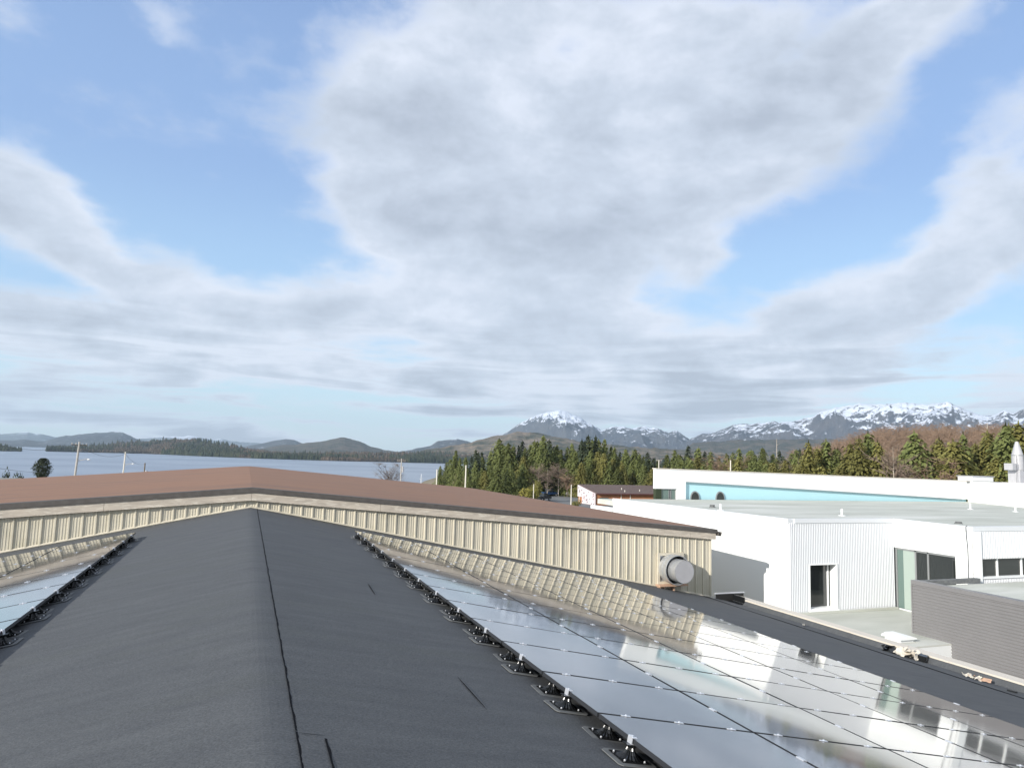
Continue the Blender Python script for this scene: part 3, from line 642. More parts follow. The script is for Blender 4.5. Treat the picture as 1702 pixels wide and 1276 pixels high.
# ------------------------------------------------------------------ cream metal-clad building with the red roof
BY0, BY1, BXW, BS = 21.5, 50.5, 15.42, .0815
def bz(x): return 6.93-BS*abs(x)
def cream_building():
    b = thing('cream_metal_building', 'long cream metal-clad building with a low red-brown gable roof', 'building', (0, 36, -2.4)); off = Vector(b.location)
    def add(mb, name, m, parent=b, **k):
        mb.v = [(x-off.x, y-off.y, z-off.z) for x, y, z in mb.v]; return mb.build(name, m, parent, **k)
    # siding: one object per pressed sheet, three ribs each
    P = .305; prof0 = [(0, 0), (.012, .034), (.046, .034), (.058, 0), (.108, 0), (.113, .008), (.127, .008), (.132, 0), (.176, 0), (.181, .008), (.195, .008), (.200, 0), (.243, 0), (.248, .008), (.262, .008), (.267, 0)]
    n_sheet = 34; x = -BXW
    k = 0
    while x < BXW-.02:
        m = MB(); v = []
        pts = [(x+i*P+a, d) for i in range(3) for a, d in prof0]+[(x+3*P, 0)]
        pts = [(min(px, BXW), d) for px, d in pts]
        for px, d in pts:
            bot = rz(px)+.045; top = bz(px)-.30
            v += [(px, BY0-d-.002*(k % 2), bot), (px, BY0-d-.002*(k % 2), top)]
        m.add(v, [(2*j, 2*j+2, 2*j+3, 2*j+1) for j in range(len(pts)-1) if pts[j+1][0]-pts[j][0] > 1e-5])
        add(m, 'siding_sheet', beige_m, fixn=False); x += 3*P; k += 1
    m = MB(); m.box(-BXW, BXW, BY0+.012, BY1, -2.4, bz(BXW)-.12); add(m, 'wall', beige_m)
    m = MB(); m.prism([(-BXW, bz(BXW)-.15), (BXW, bz(BXW)-.15), (BXW, bz(BXW)-.08), (0, bz(0)-.08), (-BXW, bz(BXW)-.08)], 'y', BY0+.02, BY1-.02); add(m, 'gable_core', beige_m)
    # flashing along the foot of the wall, following our roof
    for s in (-1, 1):
        m = MB(); xs = np.linspace(0, s*BXW, 12); v = []
        for xx in xs: v += [(xx, BY0-.045, rz(xx)+.012), (xx, BY0-.045, rz(xx)+.035), (xx, BY0-.012, rz(xx)+.06)]
        m.add(v, [(3*j+i, 3*j+i+1, 3*j+i+4, 3*j+i+3) for j in range(len(xs)-1) for i in range(2)]); add(m, 'foot_flashing', cream_fl)
    # fascia boards, each about 3.6 m
    for s in (-1, 1):
        x = 0.0; k = 0
        while x < BXW+.1:
            x1 = min(x+3.63, BXW+.16); m = MB(); a, c_ = x+.004, x1-.004; j = .003*(k % 2)
            m.prism([(s*a, bz(a)-.335), (s*c_, bz(c_)-.335), (s*c_, bz(c_)-.085), (s*a, bz(a)-.085)], 'y', BY0-.115-j, BY0-.075); add(m, 'fascia_board', fascia_m)
            x = x1; k += 1
        m = MB(); m.prism([(0, bz(0)-.31), (s*BXW, bz(BXW)-.31), (s*BXW, bz(BXW)-.12), (0, bz(0)-.12)], 'y', BY0-.07, BY0+.01); add(m, 'soffit', cream_fl)
        # dark metal edge over the fascia, on the gable and along the eaves
        m = MB(); w = BXW+.2
        m.prism([(0, bz(0)-.10), (s*w, bz(w)-.10), (s*w, bz(w)+.02), (0, bz(0)+.02)], 'y', BY0-.16, BY0-.12); add(m, 'edge_trim', trim_m)
        m = MB(); m.prism([(0, bz(0)-.0), (s*w, bz(w)-.0), (s*w, bz(w)+.025), (0, bz(0)+.025)], 'y', BY0-.12, BY0+.22); add(m, 'edge_trim', trim_m)
        # roof covering with sagging ripples
        xs = np.linspace(0, s*w, 40); ys = np.linspace(BY0+.2, BY1+.2, 60); v = []
        for y in ys:
            for xx in xs: v.append((xx-off.x, y-off.y, bz(math.sqrt(xx*xx+.04))+.015+.008*mnoise.noise(Vector((xx*.5, y*1.5, 2)))-off.z))
        n = len(xs); f = [(j*n+i, j*n+i+1, (j+1)*n+i+1, (j+1)*n+i) for j in range(59) for i in range(n-1)]
        if s < 0: f = [q[::-1] for q in f]
        o = link('roof_slope', npmesh('roof_slope', v, f, red_m, True), b); o['label'] = '%s red-brown roof slope' % ('left' if s < 0 else 'right')
        m = MB(); m.prism([(s*(w-.02), bz(w)-.14), (s*(w+.02), bz(w)-.14), (s*(w+.02), bz(w)+.02), (s*(w-.02), bz(w)+.02)], 'y', BY0-.1, BY1+.2); add(m, 'eave_trim', trim_m)
        m = MB(); m.prism([(s*(w+.02), bz(w)-.06), (s*(w+.02), bz(w)-.2), (s*(w+.12), bz(w)-.2), (s*(w+.15), bz(w)-.06), (s*(w+.13), bz(w)-.06), (s*(w+.105), bz(w)-.18), (s*(w+.035), bz(w)-.18), (s*(w+.035), bz(w)-.06)], 'y', BY0-.2, BY1+.2); add(m, 'gutter', trim_m)
        m = MB(); m.box(min(s*BXW, s*(BXW+.03)), max(s*BXW, s*(BXW+.03)), BY0-.035, BY0+.05, rz(BXW)+.05 if s > 0 else 3, bz(BXW)-.3); add(m, 'corner_trim', beige_m)
cream_building()

def fan():
    t = thing('wall_exhaust_fan', 'round galvanised exhaust fan with a drum cowl on the cream siding', 'exhaust fan', (13.72, BY0, 4.38)); d = -.04
    m = MB(); w = .52
    m.box(-w, -w+.09, -.12, d, -w, w); m.box(w-.09, w, -.12, d, -w, w); m.box(-w+.09, w-.09, -.12, d, w-.09, w); m.box(-w+.09, w-.09, -.12, d, -w, -w+.09); m.build('square_frame', cream_fl, t)
    m = MB(); m.box(-w+.09, w-.09, -.07, d, -w+.09, w-.09); m.build('back_plate', galv_m, t)
    def ring(ro, ri, y0, y1, name, mt, n=48):
        m = MB(); v = []; f = []
        for (r_, y) in ((ro, y0), (ro, y1), (ri, y1), (ri, y0)):
            for i in range(n): a = 2*math.pi*i/n; v.append((r_*math.cos(a), y, r_*math.sin(a)))
        for j in range(4):
            for i in range(n): f.append((j*n+i, j*n+(i+1) % n, ((j+1) % 4)*n+(i+1) % n, ((j+1) % 4)*n+i))
        m.add(v, f); o = m.build(name, mt, t, smooth=False); return o
    ring(.485, .47, -.12, -.56, 'outer_cowl', galv_m); ring(.497, .485, -.30, -.33, 'cowl_band', galv_m); ring(.495, .485, -.54, -.56, 'cowl_rim', galv_m)
    m = MB(); m.bar((0, -.10, 0), (0, -.14, 0), .47, 40); m.build('cowl_throat', dark_m, t)
    ring(.375, .36, -.2, -.93, 'inner_drum', galv_m)
    m = MB(); m.bar((0, -.915, 0), (0, -.932, 0), .359, 48); m.build('end_cap', galvm_m, t)
    for k in range(4):
        a = R(45+90*k); m = MB(); m.bar((.37*math.cos(a), -.4, .37*math.sin(a)), (.475*math.cos(a), -.4, .475*math.sin(a)), .012, 6); m.build('spacer', galv_m, t)
    m = MB(); m.box(-.56, .56, -.34, d, -w-.05, -w-.002); m.build('sill_board', wood_m, t)
    for x in (-.5, -.34, .05): m = MB(); m.box(x, x+.05, -.22, d, -w-.22, -w-.052); m.build('bracket', wood_m, t)
fan()
def scupper():
    t = thing('scupper_box', 'open black box at the corner of the cream building beside the parapet', 'drain box', (15.85, 21.2, rz(15.9)))
    m = MB(); m.box(-.42, .75, -.02, .0, -.05, .26); m.build('back_panel', dark_m, t)
    m = MB(); m.box(-.42, .32, -.62, -.03, .012, .03); m.build('floor_panel', plast_m, t)
    m = MB(); m.box(.28, .32, -.62, -.03, .03, .24); m.build('side_panel', plast_m, t)
    m = MB(); m.box(-.46, .8, .0, .03, .262, .30); m.build('metal_cap', alu_m, t)
scupper()

# ------------------------------------------------------------------ white buildings
def corr(mb, a, b_, z0, z1, pitch=.085, depth=.028, holes=(), flip=1):
    """vertical corrugation between plan points a and b; holes: (s0,s1,z0,z1) along the wall"""
    a = Vector(a); b_ = Vector(b_); L = (b_-a).length; d = (b_-a)/L; nrm = Vector((d.y, -d.x))*flip; n = int(L/pitch); p = L/n; pr = []
    for i in range(n):
        for q, h in ((0, 0), (.30, 0), (.42, 1), (.72, 1), (.84, 0)): pr.append(((i+q)*p, h*depth))
    pr.append((L, 0))
    for j in range(len(pr)-1):
        (s0, h0), (s1, h1) = pr[j], pr[j+1]; mid = (s0+s1)/2; seg = [(z0, z1)]
        for (q0, q1, w0, w1) in holes:
            if q0 < mid < q1: seg = [(z0, w0), (w1, z1)]
        for (c0, c1) in seg:
            if c1-c0 < .01: continue
            p0 = a+d*s0+nrm*h0; p1 = a+d*s1+nrm*h1; mb.add([(p0.x, p0.y, c0), (p1.x, p1.y, c0), (p1.x, p1.y, c1), (p0.x, p0.y, c1)], [(0, 1, 2, 3)])
def white_building():
    b = thing('white_flat_roofed_building', 'white stepped building with corrugated walls, glazed corner and pale flat roof', 'building', (30, 28, -2.4)); off = Vector(b.location)
    def add(mb, name, m, parent=b, par_off=True, **k):
        mb.v = [(x-off.x, y-off.y, z-off.z) for x, y, z in mb.v]; return mb.build(name, m, parent, **k)
    ZT = 6.0; A = (19.24, 21.87); B_ = (24.6, 21.95); D = (24.6, 18.6); E_ = (44, 18.6); F_ = (44.5, 30); G = (47.6, 36); H_ = (22.2, 36.0); I = (18.32, 34.0); Z0 = 2.4
    # roof deck
    m = MB(); m.prism([(19.35, 22.0), (24.75, 22.05), (24.75, 18.75), E_, F_, (47.5, 35.9), (22.2, 35.95), (18.4, 35.95), (18.45, 34.1)], 'z', 5.6, 5.86); o = add(m, 'roof_deck', groof_m)
    def wall(p, q, z0, z1, t, name, mt, inward=1):
        p = Vector(p); q = Vector(q); d = (q-p).normalized(); n = Vector((-d.y, d.x))*inward*t
        m = MB(); m.add([(p.x, p.y, z0), (q.x, q.y, z0), (q.x+n.x, q.y+n.y, z0), (p.x+n.x, p.y+n.y, z0), (p.x, p.y, z1), (q.x, q.y, z1), (q.x+n.x, q.y+n.y, z1), (p.x+n.x, p.y+n.y, z1)],
              [(0,3,2,1),(4,5,6,7),(0,1,5,4),(1,2,6,5),(2,3,7,6),(3,0,4,7)]); return add(m, name, mt)
    wall(I, (A[0], A[1]), -2.4, ZT-.16, .25, 'smooth_wall', white_m)
    wall((18.0, 36.0), (18.26, 34.03), -2.4, 5.5, .25, 'low_wing_wall', white_m)
    # corrugated wall facing us, with the dark window
    wx0, wx1, wz0, wz1 = 20.22, 21.52, 2.62, 4.25
    m = MB(); corr(m, A, B_, Z0, ZT-.16, holes=((wx0-A[0], wx1-A[0], wz0, wz1),)); add(m, 'corrugated_wall', white2_m, fixn=False)
    yw = 21.9
    m = MB(); m.box(A[0]+.26, wx0-.002, yw+.06, yw+.3, -2.4, 5.58); m.box(wx1+.002, B_[0]-.02, yw+.06, yw+.3, -2.4, 5.58); m.box(wx0-.002, wx1+.002, yw+.06, yw+.3, wz1, 5.58); m.box(wx0-.002, wx1+.002, yw+.06, yw+.3, -2.4, wz0); add(m, 'inner_wall', white_m)
    win = MB(); win.box(wx0-.05, wx0, yw-.05, yw+.31, wz0-.05, wz1+.05); win.box(wx1, wx1+.05, yw-.05, yw+.31, wz0-.05, wz1+.05); win.box(wx0, wx1, yw-.05, yw+.31, wz1, wz1+.05); win.box(wx0-.07, wx1+.07, yw-.10, yw+.31, wz0-.11, wz0-.052)
    wf = add(win, 'window', white_m)
    m = MB(); m.box(wx0, wx1, yw+.30, yw+.315, wz0-.05, wz1); add(m, 'pane', glass_m, wf)
    m = MB(); m.box(wx1-.17, wx1-.12, yw+.25, yw+.298, wz0-.05, wz1); add(m, 'frame', white_m, wf)
    # smooth wall running towards us with the green glazing under it
    gz1 = 4.86; X = 24.6
    wall((X, B_[1]), (X, D[1]), gz1, ZT-.16, .25, 'smooth_wall', white_m, 1)
    wall((X, 19.27), (X, 18.6), 2.4, gz1-.002, .25, 'smooth_wall', white_m, 1)
    gw = MB(); 
    for y in (21.86, 20.98, 20.43, 19.27): gw.box(X+.02, X+.09, y-.035, y+.035, 2.4, gz1-.004)
    gw.box(X+.02, X+.09, 19.3, 21.83, gz1-.07, gz1-.004); gw.box(X+.02, X+.09, 19.3, 21.83, 2.42, 2.5); gl = add(gw, 'glazed_wall', frame_m)
    for y0, y1, mt in ((21.56, 21.83, gglass_m), (21.01, 21.555, curt_m), (20.46, 20.95, glass_m), (19.31, 20.4, glass_m)):
        m = MB(); m.box(X+.05, X+.06, y0, y1, 2.5, gz1-.07); add(m, 'pane', mt, gl)
    m = MB(); m.box(X+.3, X+.5, 18.7, 21.9, -2.4, 2.4); add(m, 'base_wall', white_m)
    m = MB(); m.box(X-.03, X+.1, 18.62, 21.9, 2.455, 2.50); add(m, 'sill', coping_m)
    # second corrugated wall with its band of windows
    q0 = 25.05; holes = [(q0-24.6, 10.4, 4.2, 4.84)]
    m = MB(); corr(m, D, E_, 3.9, ZT-.16, holes=holes); add(m, 'corrugated_wall', white2_m, fixn=False)
    m = MB(); m.box(24.86, 36, 18.85, 19.0, 4.84, 5.58); m.box(24.86, 36, 18.85, 19.0, 2, 4.2); add(m, 'inner_wall', white_m)
    m = MB(); m.box(24.62, 24.98, 18.52, 18.64, 4.0, ZT-.17); add(m, 'corner_post', white_m)
    wb = MB(); x = q0
    wb.box(q0, 35, 18.6, 18.85, 4.84, 4.88); wb.box(q0, 35, 18.54, 18.85, 4.14, 4.2)
    for x in (25.09, 25.98, 27.28, 28.6, 29.9, 31.2, 32.5): wb.box(x-.035, x+.035, 18.68, 18.76, 4.2, 4.84)
    ww = add(wb, 'window_band', white_m); xs = (25.09, 25.98, 27.28, 28.6, 29.9, 31.2, 32.5)
    for i in range(6): m = MB(); m.box(xs[i]+.04, xs[i+1]-.04, 18.72, 18.73, 4.2, 4.84); add(m, 'pane', glass_m, ww)
    # parapet copings, each proud of its wall
    def cop(p, q, name='coping'):
        p = Vector(p); q = Vector(q); d = (q-p).normalized(); n = Vector((d.y, -d.x)); m = MB()
        o_ = n*.04; i_ = -n*.24
        m.add([(*(p+o_), ZT-.16), (*(q+o_), ZT-.16), (*(q+i_), ZT-.16), (*(p+i_), ZT-.16), (*(p+o_), ZT), (*(q+o_), ZT), (*(q+i_), ZT-.01), (*(p+i_), ZT-.01)], [(0,3,2,1),(4,5,6,7),(0,1,5,4),(1,2,6,5),(2,3,7,6),(3,0,4,7)])
        add(m, name, coping_m)
    cop(I, A); cop((A[0]+.25, A[1]), (B_[0]-.05, B_[1])); cop((B_[0], B_[1]-.01), (D[0], D[1]+.05)); cop((D[0], D[1]), E_)
    # downpipe cable on the smooth wall
    m = MB(); pts = [(24.62, 18.78, 6.02), (24.52, 18.76, 5.98), (24.52, 18.76, 5.7), (24.55, 18.74, 5.2), (24.55, 18.74, 4.4), (24.5, 18.72, 4.1), (24.35, 18.7, 4.06)]
    for i in range(len(pts)-1): m.bar(pts[i], pts[i+1], .012, 6)
    add(m, 'cable', wire_m)
    return b
white_building()
def small(name, label, cat, mb, m, group=None, kind=None): return tag(mb.build(name, m), label, cat, group, kind)
vents = [(21.5, 29.7, .12, 'leftmost small fitting on the pale flat roof near its left edge'), (20.5, 27.7, .30, 'thin white vent pipe nearest the left edge of the pale flat roof'), (24.8, 24.8, .30, 'thin white vent pipe in the middle front of the pale flat roof'),
         (38.3, 28.9, .33, 'thin white vent pipe far right near the white hall, left of two'), (39.5, 27.2, .36, 'thin white vent pipe far right near the white hall, right of two'), (27.2, 21.1, .08, 'low grey drain cap near the front edge of the pale flat roof')]
for i, (x, y, h, lab) in enumerate(vents):
    m = MB(); m.bar((x, y, 5.86), (x, y, 5.86+h), .045 if h > .2 else .12, 10); m.bar((x, y, 5.862), (x, y, 5.88), .16, 10); small('roof_vent', lab, 'roof vent', m, white_m if h > .2 else flash_m, 'vent pipes on the pale flat roof')

def screen_building():
    b = thing('grey_sided_annex', 'low annex behind the parapet clad in grey horizontal siding', 'building', (27, 12, -2.4)); off = Vector(b.location)
    def add(mb, name, m, parent=b, **k):
        mb.v = [(x-off.x, y-off.y, z-off.z) for x, y, z in mb.v]; return mb.build(name, m, parent, **k)
    X = 21.5; Y1 = 18.5; Y0 = 3.0; zt = 4.10; P = .10; v = []
    z = -2.3; m = MB()
    while z < zt-.01:
        for (za, da, zb, db) in ((z, 0, z+P*.35, 0), (z+P*.35, 0, z+P*.48, .022), (z+P*.48, .022, z+P*.88, .022), (z+P*.88, .022, z+P, 0)):
            m.add([(X-da, Y1, za), (X-da, Y0, za), (X-db, Y0, min(zb, zt)), (X-db, Y1, min(zb, zt))], [(0, 1, 2, 3)])
        z += P
    o = add(m, 'horizontal_siding', grey_m, fixn=False); o['kind'] = 'stuff'
    m = MB(); m.box(X+.01, 40, Y0, Y1-.01, -2.4, 4.0); add(m, 'wall', grey_m)
    m = MB(); m.box(X+.26, 40, Y0, Y1-.2, 4.005, 4.04); add(m, 'roof_deck', groof_m)
    m = MB(); m.box(X-.035, X+.25, Y0, Y1+.02, zt, zt+.13); add(m, 'coping', grey_m)
    m = MB(); m.box(X+.252, 24.55, Y1-.2, Y1+.02, zt-.04, zt+.11); add(m, 'back_coping', flash_m)
    m = MB(); m.box(X-.03, X+.04, Y1-.02, Y1+.03, -2.4, zt-.002); add(m, 'corner_trim', grey_m)
    m = MB(); m.box(X+.3, X+.62, 13.0, 15.6, 4.045, 4.15); o = add(m, 'light_coping_piece', coping_m)
screen_building()
def terrace():
    b = thing('terrace_roof', 'pale lower flat roof between the parapet and the corrugated white wall', 'flat roof', (20, 18, 2.2))
    m = MB(); m.box(-3.45, 4.85, -.9, 3.86, -4.6, .2); m.build('deck_block', white_m, b)
    m = MB(); m.box(-3.45, 4.85, -.9, 3.86, .204, .25); m.build('roof_deck', groof_m, b)
    m = MB(); m.box(-.7, 4.5, 3.70, 3.84, .254, .33); m.build('upstand', groof_m, b)
terrace()
def hood():
    t = thing('white_roof_hood', 'white metal vent hood behind the parapet in front of the grey siding', 'vent hood', (20.15, 17.9, 2.12)); t.scale = (.8, .72, 1)
    m = MB(); v = []; 
    m.box(-.35, .35, -.42, .42, .004, .42); m.build('hood_body', white2_m, t)
    m = MB(); m.prism([(-.45, .422), (.45, .422), (.45, .46), (.2, .52), (-.2, .52), (-.45, .46)], 'y', -.52, .52); m.build('hood_cap', white_m, t)
hood()

def hall():
    b = thing('white_hall', 'taller white hall with a turquoise wedge panel beyond the flat roof', 'building', (36, 42, -2.4)); off = Vector(b.location)
    def add(mb, name, m, parent=b, **k):
        mb.v = [(x-off.x, y-off.y, z-off.z) for x, y, z in mb.v]; return mb.build(name, m, parent, **k)
    Y = 36.0; top = lambda x: 7.60-.0125*(x-22.2)
    # front face built round the recessed wedge
    a, bb, c = (24.25, 5.3), (24.25, 6.90), (47.2, 6.04)
    m = MB(); m.prism([(22.2, 6.46), (24.25, 6.46), (24.25, 6.9), (47.2, 6.04), (47.6, 6.04), (47.6, top(47.6)), (22.2, top(22.2))], 'y', Y, Y+.3); add(m, 'front_wall', white_m)
    m = MB(); m.box(23.62, 24.25, Y+.002, Y+.3, -2.4, 6.458); add(m, 'front_wall', white_m)
    m = MB(); m.prism([(24.2, 5.0), (47.6, 5.0), (47.6, 6.0), (24.2, 6.95)], 'y', Y+.16, Y+.20); add(m, 'turquoise_panel', turq_m)
    m = MB(); m.prism([(24.25, 6.90), (47.2, 6.04), (47.2, 6.015), (24.25, 6.87)], 'y', Y-.02, Y+.16); add(m, 'panel_trim', galvm_m)
    m = MB(); m.prism([(22.5, Y+.31), (47.6, Y+.31), (47.6, Y+16), (33, Y+16)], 'z', -2.4, 7.0); add(m, 'wall', white_m)
    m = MB(); m.prism([(22.6, Y+.32), (60, Y+.32), (60, Y+16), (33.2, Y+16)], 'z', 7.01, 7.06); add(m, 'roof_deck', groof_m)
    m = MB(); m.prism([(22.15, top(22.2)), (60, top(60)), (60, top(60)+.05), (22.15, top(22.2)+.05)], 'y', Y-.03, Y+.34); add(m, 'coping', parap_m)
    wf = MB(); wf.box(22.22, 22.62, Y+.05, Y+.30, 5.3, 6.45); w0 = add(wf, 'dark_pier', fold_m)
    wf = MB()
    for x in (22.64, 23.16, 23.28, 23.6): wf.box(x-.025, x+.025, Y+.1, Y+.16, 5.3, 6.42)
    wf.box(22.62, 23.62, Y+.1, Y+.16, 6.42, 6.455); w = add(wf, 'window', frame_m)
    for x0, x1 in ((22.67, 23.13), (23.31, 23.57)): m = MB(); m.box(x0, x1, Y+.12, Y+.13, 5.3, 6.42); add(m, 'pane', gglass_m, w)
    for xx in (24.95, 26.75):
        m = MB(); pr = [(xx+.31*math.cos(2*math.pi*i/28), 5.93+.42*math.sin(2*math.pi*i/28)) for i in range(28)]; m.prism(pr, 'y', Y+.08, Y+.157); w = add(m, 'round_window', frame_m)
        m = MB(); pr = [(xx+.255*math.cos(2*math.pi*i/28), 5.93+.35*math.sin(2*math.pi*i/28)) for i in range(28)]; m.prism(pr, 'y', Y+.072, Y+.079); add(m, 'pane', glass_m, w)
    # wing that steps forward at the right
    m = MB(); m.add([(47.57, 36.02, -2.4), (46.3, 31.3, -2.4), (46.3, 24, -2.4), (60, 24, -2.4), (60, 35.99, -2.4), (47.57, 36.02, top(47.6)-.002), (46.3, 31.3, 7.33), (46.3, 24, 7.0), (60, 24, 6.9), (60, 35.99, 7.1)],
          [(0,1,6,5),(1,2,7,6),(2,3,8,7),(3,4,9,8),(5,6,7,8,9),(4,0,5,9)]); add(m, 'side_wing', white_m)
    m = MB(); m.bar((47.56, 35.85, 5.9), (47.5, 35.82, 7.1), .015, 6); add(m, 'cable', wire_m)
hall()
def roof_stuff():
    t = thing('roof_curb', 'low white skylight box on the hall roof left of the chimney', 'skylight', (49.0, 36.0, 7.2))
    m = MB(); m.box(-1.5, 1.6, -.3, 1.2, -.05, .10); m.build('curb', flash_m, t)
    m = MB(); m.box(-1.05, 1.05, -.1, 1.0, .104, .42); m.build('box', white_m, t)
    m = MB(); m.box(-1.12, 1.12, -.16, 1.06, .424, .48); m.build('cap', galvm_m, t)
    t = thing('metal_chimney', 'grey metal chimney with a tapered top and wire stays at the right edge', 'chimney', (50.3, 34.3, 7.0))
    m = MB(); m.box(-.9, .9, -.6, .6, -.05, .22); m.build('curb', flash_m, t)
    m = MB(); m.box(-.42, .42, -.42, .42, .224, 1.15); m.build('base_box', galvm_m, t)
    m = MB(); m.bar((0, 0, 1.152), (0, 0, 2.2), .36, 20); m.build('drum', galvm_m, t)
    m = MB(); m.bar((0, 0, 2.202), (0, 0, 3.15), .36, 20, r2=.10); m.build('cone', galvm_m, t)
    m = MB(); m.bar((0, 0, 2.16), (0, 0, 2.23), .375, 20); m.build('band', frame_m, t)
    m = MB(); m.bar((0, 0, 1.1), (0, 0, 1.17), .44, 20); m.build('band', frame_m, t)
    m = MB(); m.box(-.95, -.40, -.3, .3, 1.16, 1.62); m.build('side_box', galvm_m, t)
    for a in (-1, 1): m = MB(); m.bar((a*.36, -.2, 2.15), (a*.9, -.5, .3), .012, 6); m.build('stay', wire_m, t)
roof_stuff()

# ------------------------------------------------------------------ scraps left on the roof
def scraps():
    t = thing('scrap_heap', 'heap of black mount parts and torn cream packaging beside the parapet', 'scrap heap', (15.85, 13.85, rz(15.85)+.02)); r = random.Random(3); t.scale = (.68, .68, .68)
    for k, (x, y) in enumerate(((-.1, .95), (.12, .75), (-.05, .62), (.18, 1.0))):
        m = MB(); m.lathe([(.15, 0), (.11, .02), (.05, .07), (.045, .16), (.08, .18)], n=12); o = m.build('mount_part', plast_m, t); o.location = (x, y, .05); o.rotation_euler = (r.uniform(-1.2, 1.2), r.uniform(-1.2, 1.2), 0)
    m = MB(); m.box(-.14, .14, -.14, .14, 0, .19); m.box(-.17, -.145, -.12, .1, .02, .2); o = m.build('black_box', plast_m, t); o.location = (.22, -.42, .01); o.rotation_euler = (.1, -.05, .4)
    for k, (x, y, rx, ry, rz_, w, d) in enumerate(((0, .3, .3, -.4, .2, .26, .2), (.1, .05, -.5, .2, 1, .3, .18), (-.05, -.1, .2, .5, .5, .28, .2), (.2, .35, -.2, .8, 2, .22, .16), (.1, -.22, .7, .1, .1, .24, .2))):
        m = MB(); n = 6; v = []
        for i in range(n):
            for j in range(n): v.append(((i/5-.5)*w*2, (j/5-.5)*d*2, .028*r.uniform(-1, 1)+.05+.05*math.sin(i*1.3+k)*math.cos(j*.9)))
        m.add(v, [(i*n+j, i*n+j+1, (i+1)*n+j+1, (i+1)*n+j) for i in range(n-1) for j in range(n-1)]); o = m.build('torn_card', card_m, t); o.location = (x, y, .13); o.rotation_euler = (rx, ry, rz_)
    t = thing('crumpled_packaging', 'crumpled cream and brown packaging lying on the dark membrane', 'packaging', (15.75, 12.0, rz(15.75)+.02)); t.scale = (.55, .55, .55)
    for k in range(5):
        m = MB(); n = 7; v = []; w, d = r.uniform(.12, .24), r.uniform(.1, .18)
        for i in range(n):
            for j in range(n): v.append(((i/6-.5)*w*2, (j/6-.5)*d*2, .022*r.uniform(-1, 1)+.04*math.sin(i*1.2+k)))
        m.add(v, [(i*n+j, i*n+j+1, (i+1)*n+j+1, (i+1)*n+j) for i in range(n-1) for j in range(n-1)]); o = m.build('torn_card' if k % 2 else 'plastic_wrap', [card_m, wood_m, cream_fl][k % 3], t); o.location = (r.uniform(-.12, .12), .38-.19*k, .08); o.rotation_euler = (r.uniform(-.3, .3), r.uniform(-.3, .3), r.uniform(0, 3))
    m = MB(); m.box(-.03, .03, -.09, .09, 0, .03); o = small('black_offcut', 'small black offcut lying between the packaging and the frame edge', 'offcut', m, plast_m); o.location = (15.5, 11.0, rz(15.5)+.022); o.rotation_euler = (0, .2, .2)
    m = MB(); m.box(-.07, .07, -.04, .04, 0, .05); o = small('black_scrap', 'small black scrap on the membrane below the corrugated wall window', 'scrap', m, plast_m); o.location = (15.7, 17.3, rz(15.7)+.022); o.rotation_euler = (0, .2, .7)
scraps()

# ------------------------------------------------------------------ brown building, road, vehicles
def brown_building():
    b = thing('brown_roofed_building', 'low orange-brown building with a pink mural end wall and brown roof beyond the road', 'building', (74.4, 145, -2.4))
    # local: x along the long wall, y away; end wall at x = 0
    m = MB(); m.prism([(0, 0), (9.6, 0), (9.6, 1.75), (8.2, 1.75), (8.2, 4.35), (0, 3.0)][:0] or [(.0, 0), (6.6, 0), (6.6, 1.75), (9.0, 1.75), (9.0, 4.45), (0, 2.9)], 'x', -.25, .0); m.build('mural_wall', mural_m, b)
    r = random.Random(5); mk = None
    for k in range(26):
        y = r.uniform(.5, 8.6); z = r.uniform(.35, 2.75+y*.15) if y < 6.3 else r.uniform(2.0, 3.9)
        m = MB(); n = 9; rr = r.uniform(.14, .24); st = r.uniform(.6, 1.5)
        m.prism([(y+rr*st*math.cos(2*math.pi*i/n)*r.uniform(.6, 1.1), z+rr*math.sin(2*math.pi*i/n)*r.uniform(.6, 1.1)) for i in range(n)], 'x', -.262, -.2502); m.build('mural_mark', spot_m, b)
    m = MB(); m.box(.002, 26, .25, 9, 0, 2.85); m.build('long_wall', orange_m, b)
    m = MB(); m.prism([(-.5, 2.82), (9.0, 4.42), (9.0, 4.6), (-.5, 3.0)], 'x', .002, 27); m.build('roof', brownroof, b)
    m = MB(); m.box(.002, 27, -.56, -.502, 2.78, 3.02); m.build('gutter', mat('maroon_gutter', (.12, .05, .05), .6), b)
    m = MB(); m.box(1.0, 3.3, .17, .248, .7, 2.0); w = m.build('window', trim_m, b)
    for x in (1.08, 1.85, 2.6): m = MB(); m.box(x, x+.66, .14, .169, .78, 1.9); m.build('pane', gglass_m, w)
    for x in (6.5, 8.9): m = MB(); m.box(x, x+.15, .1, .248, 1.6, 2.78); m.build('post', polew_m, b)
    m = MB(); m.box(3.9, 4.2, -.2, .1, 0, 1.35); m.build('post', polew_m, b)
    for x, y in ((8.6, 3.6), (8.1, 1.2), (12.5, 2.0)): m = MB(); z = 3.08+(y+.5)*.168; m.bar((x, y, z-.1), (x, y, z+.35), .09, 8); m.build('vent_pipe', polew_m, b)
    m = MB(); m.bar((-.1, 8.2, 0), (-.1, 8.2, 1.74), .1, 8); m.build('porch_post', polew_m, b)
brown_building()
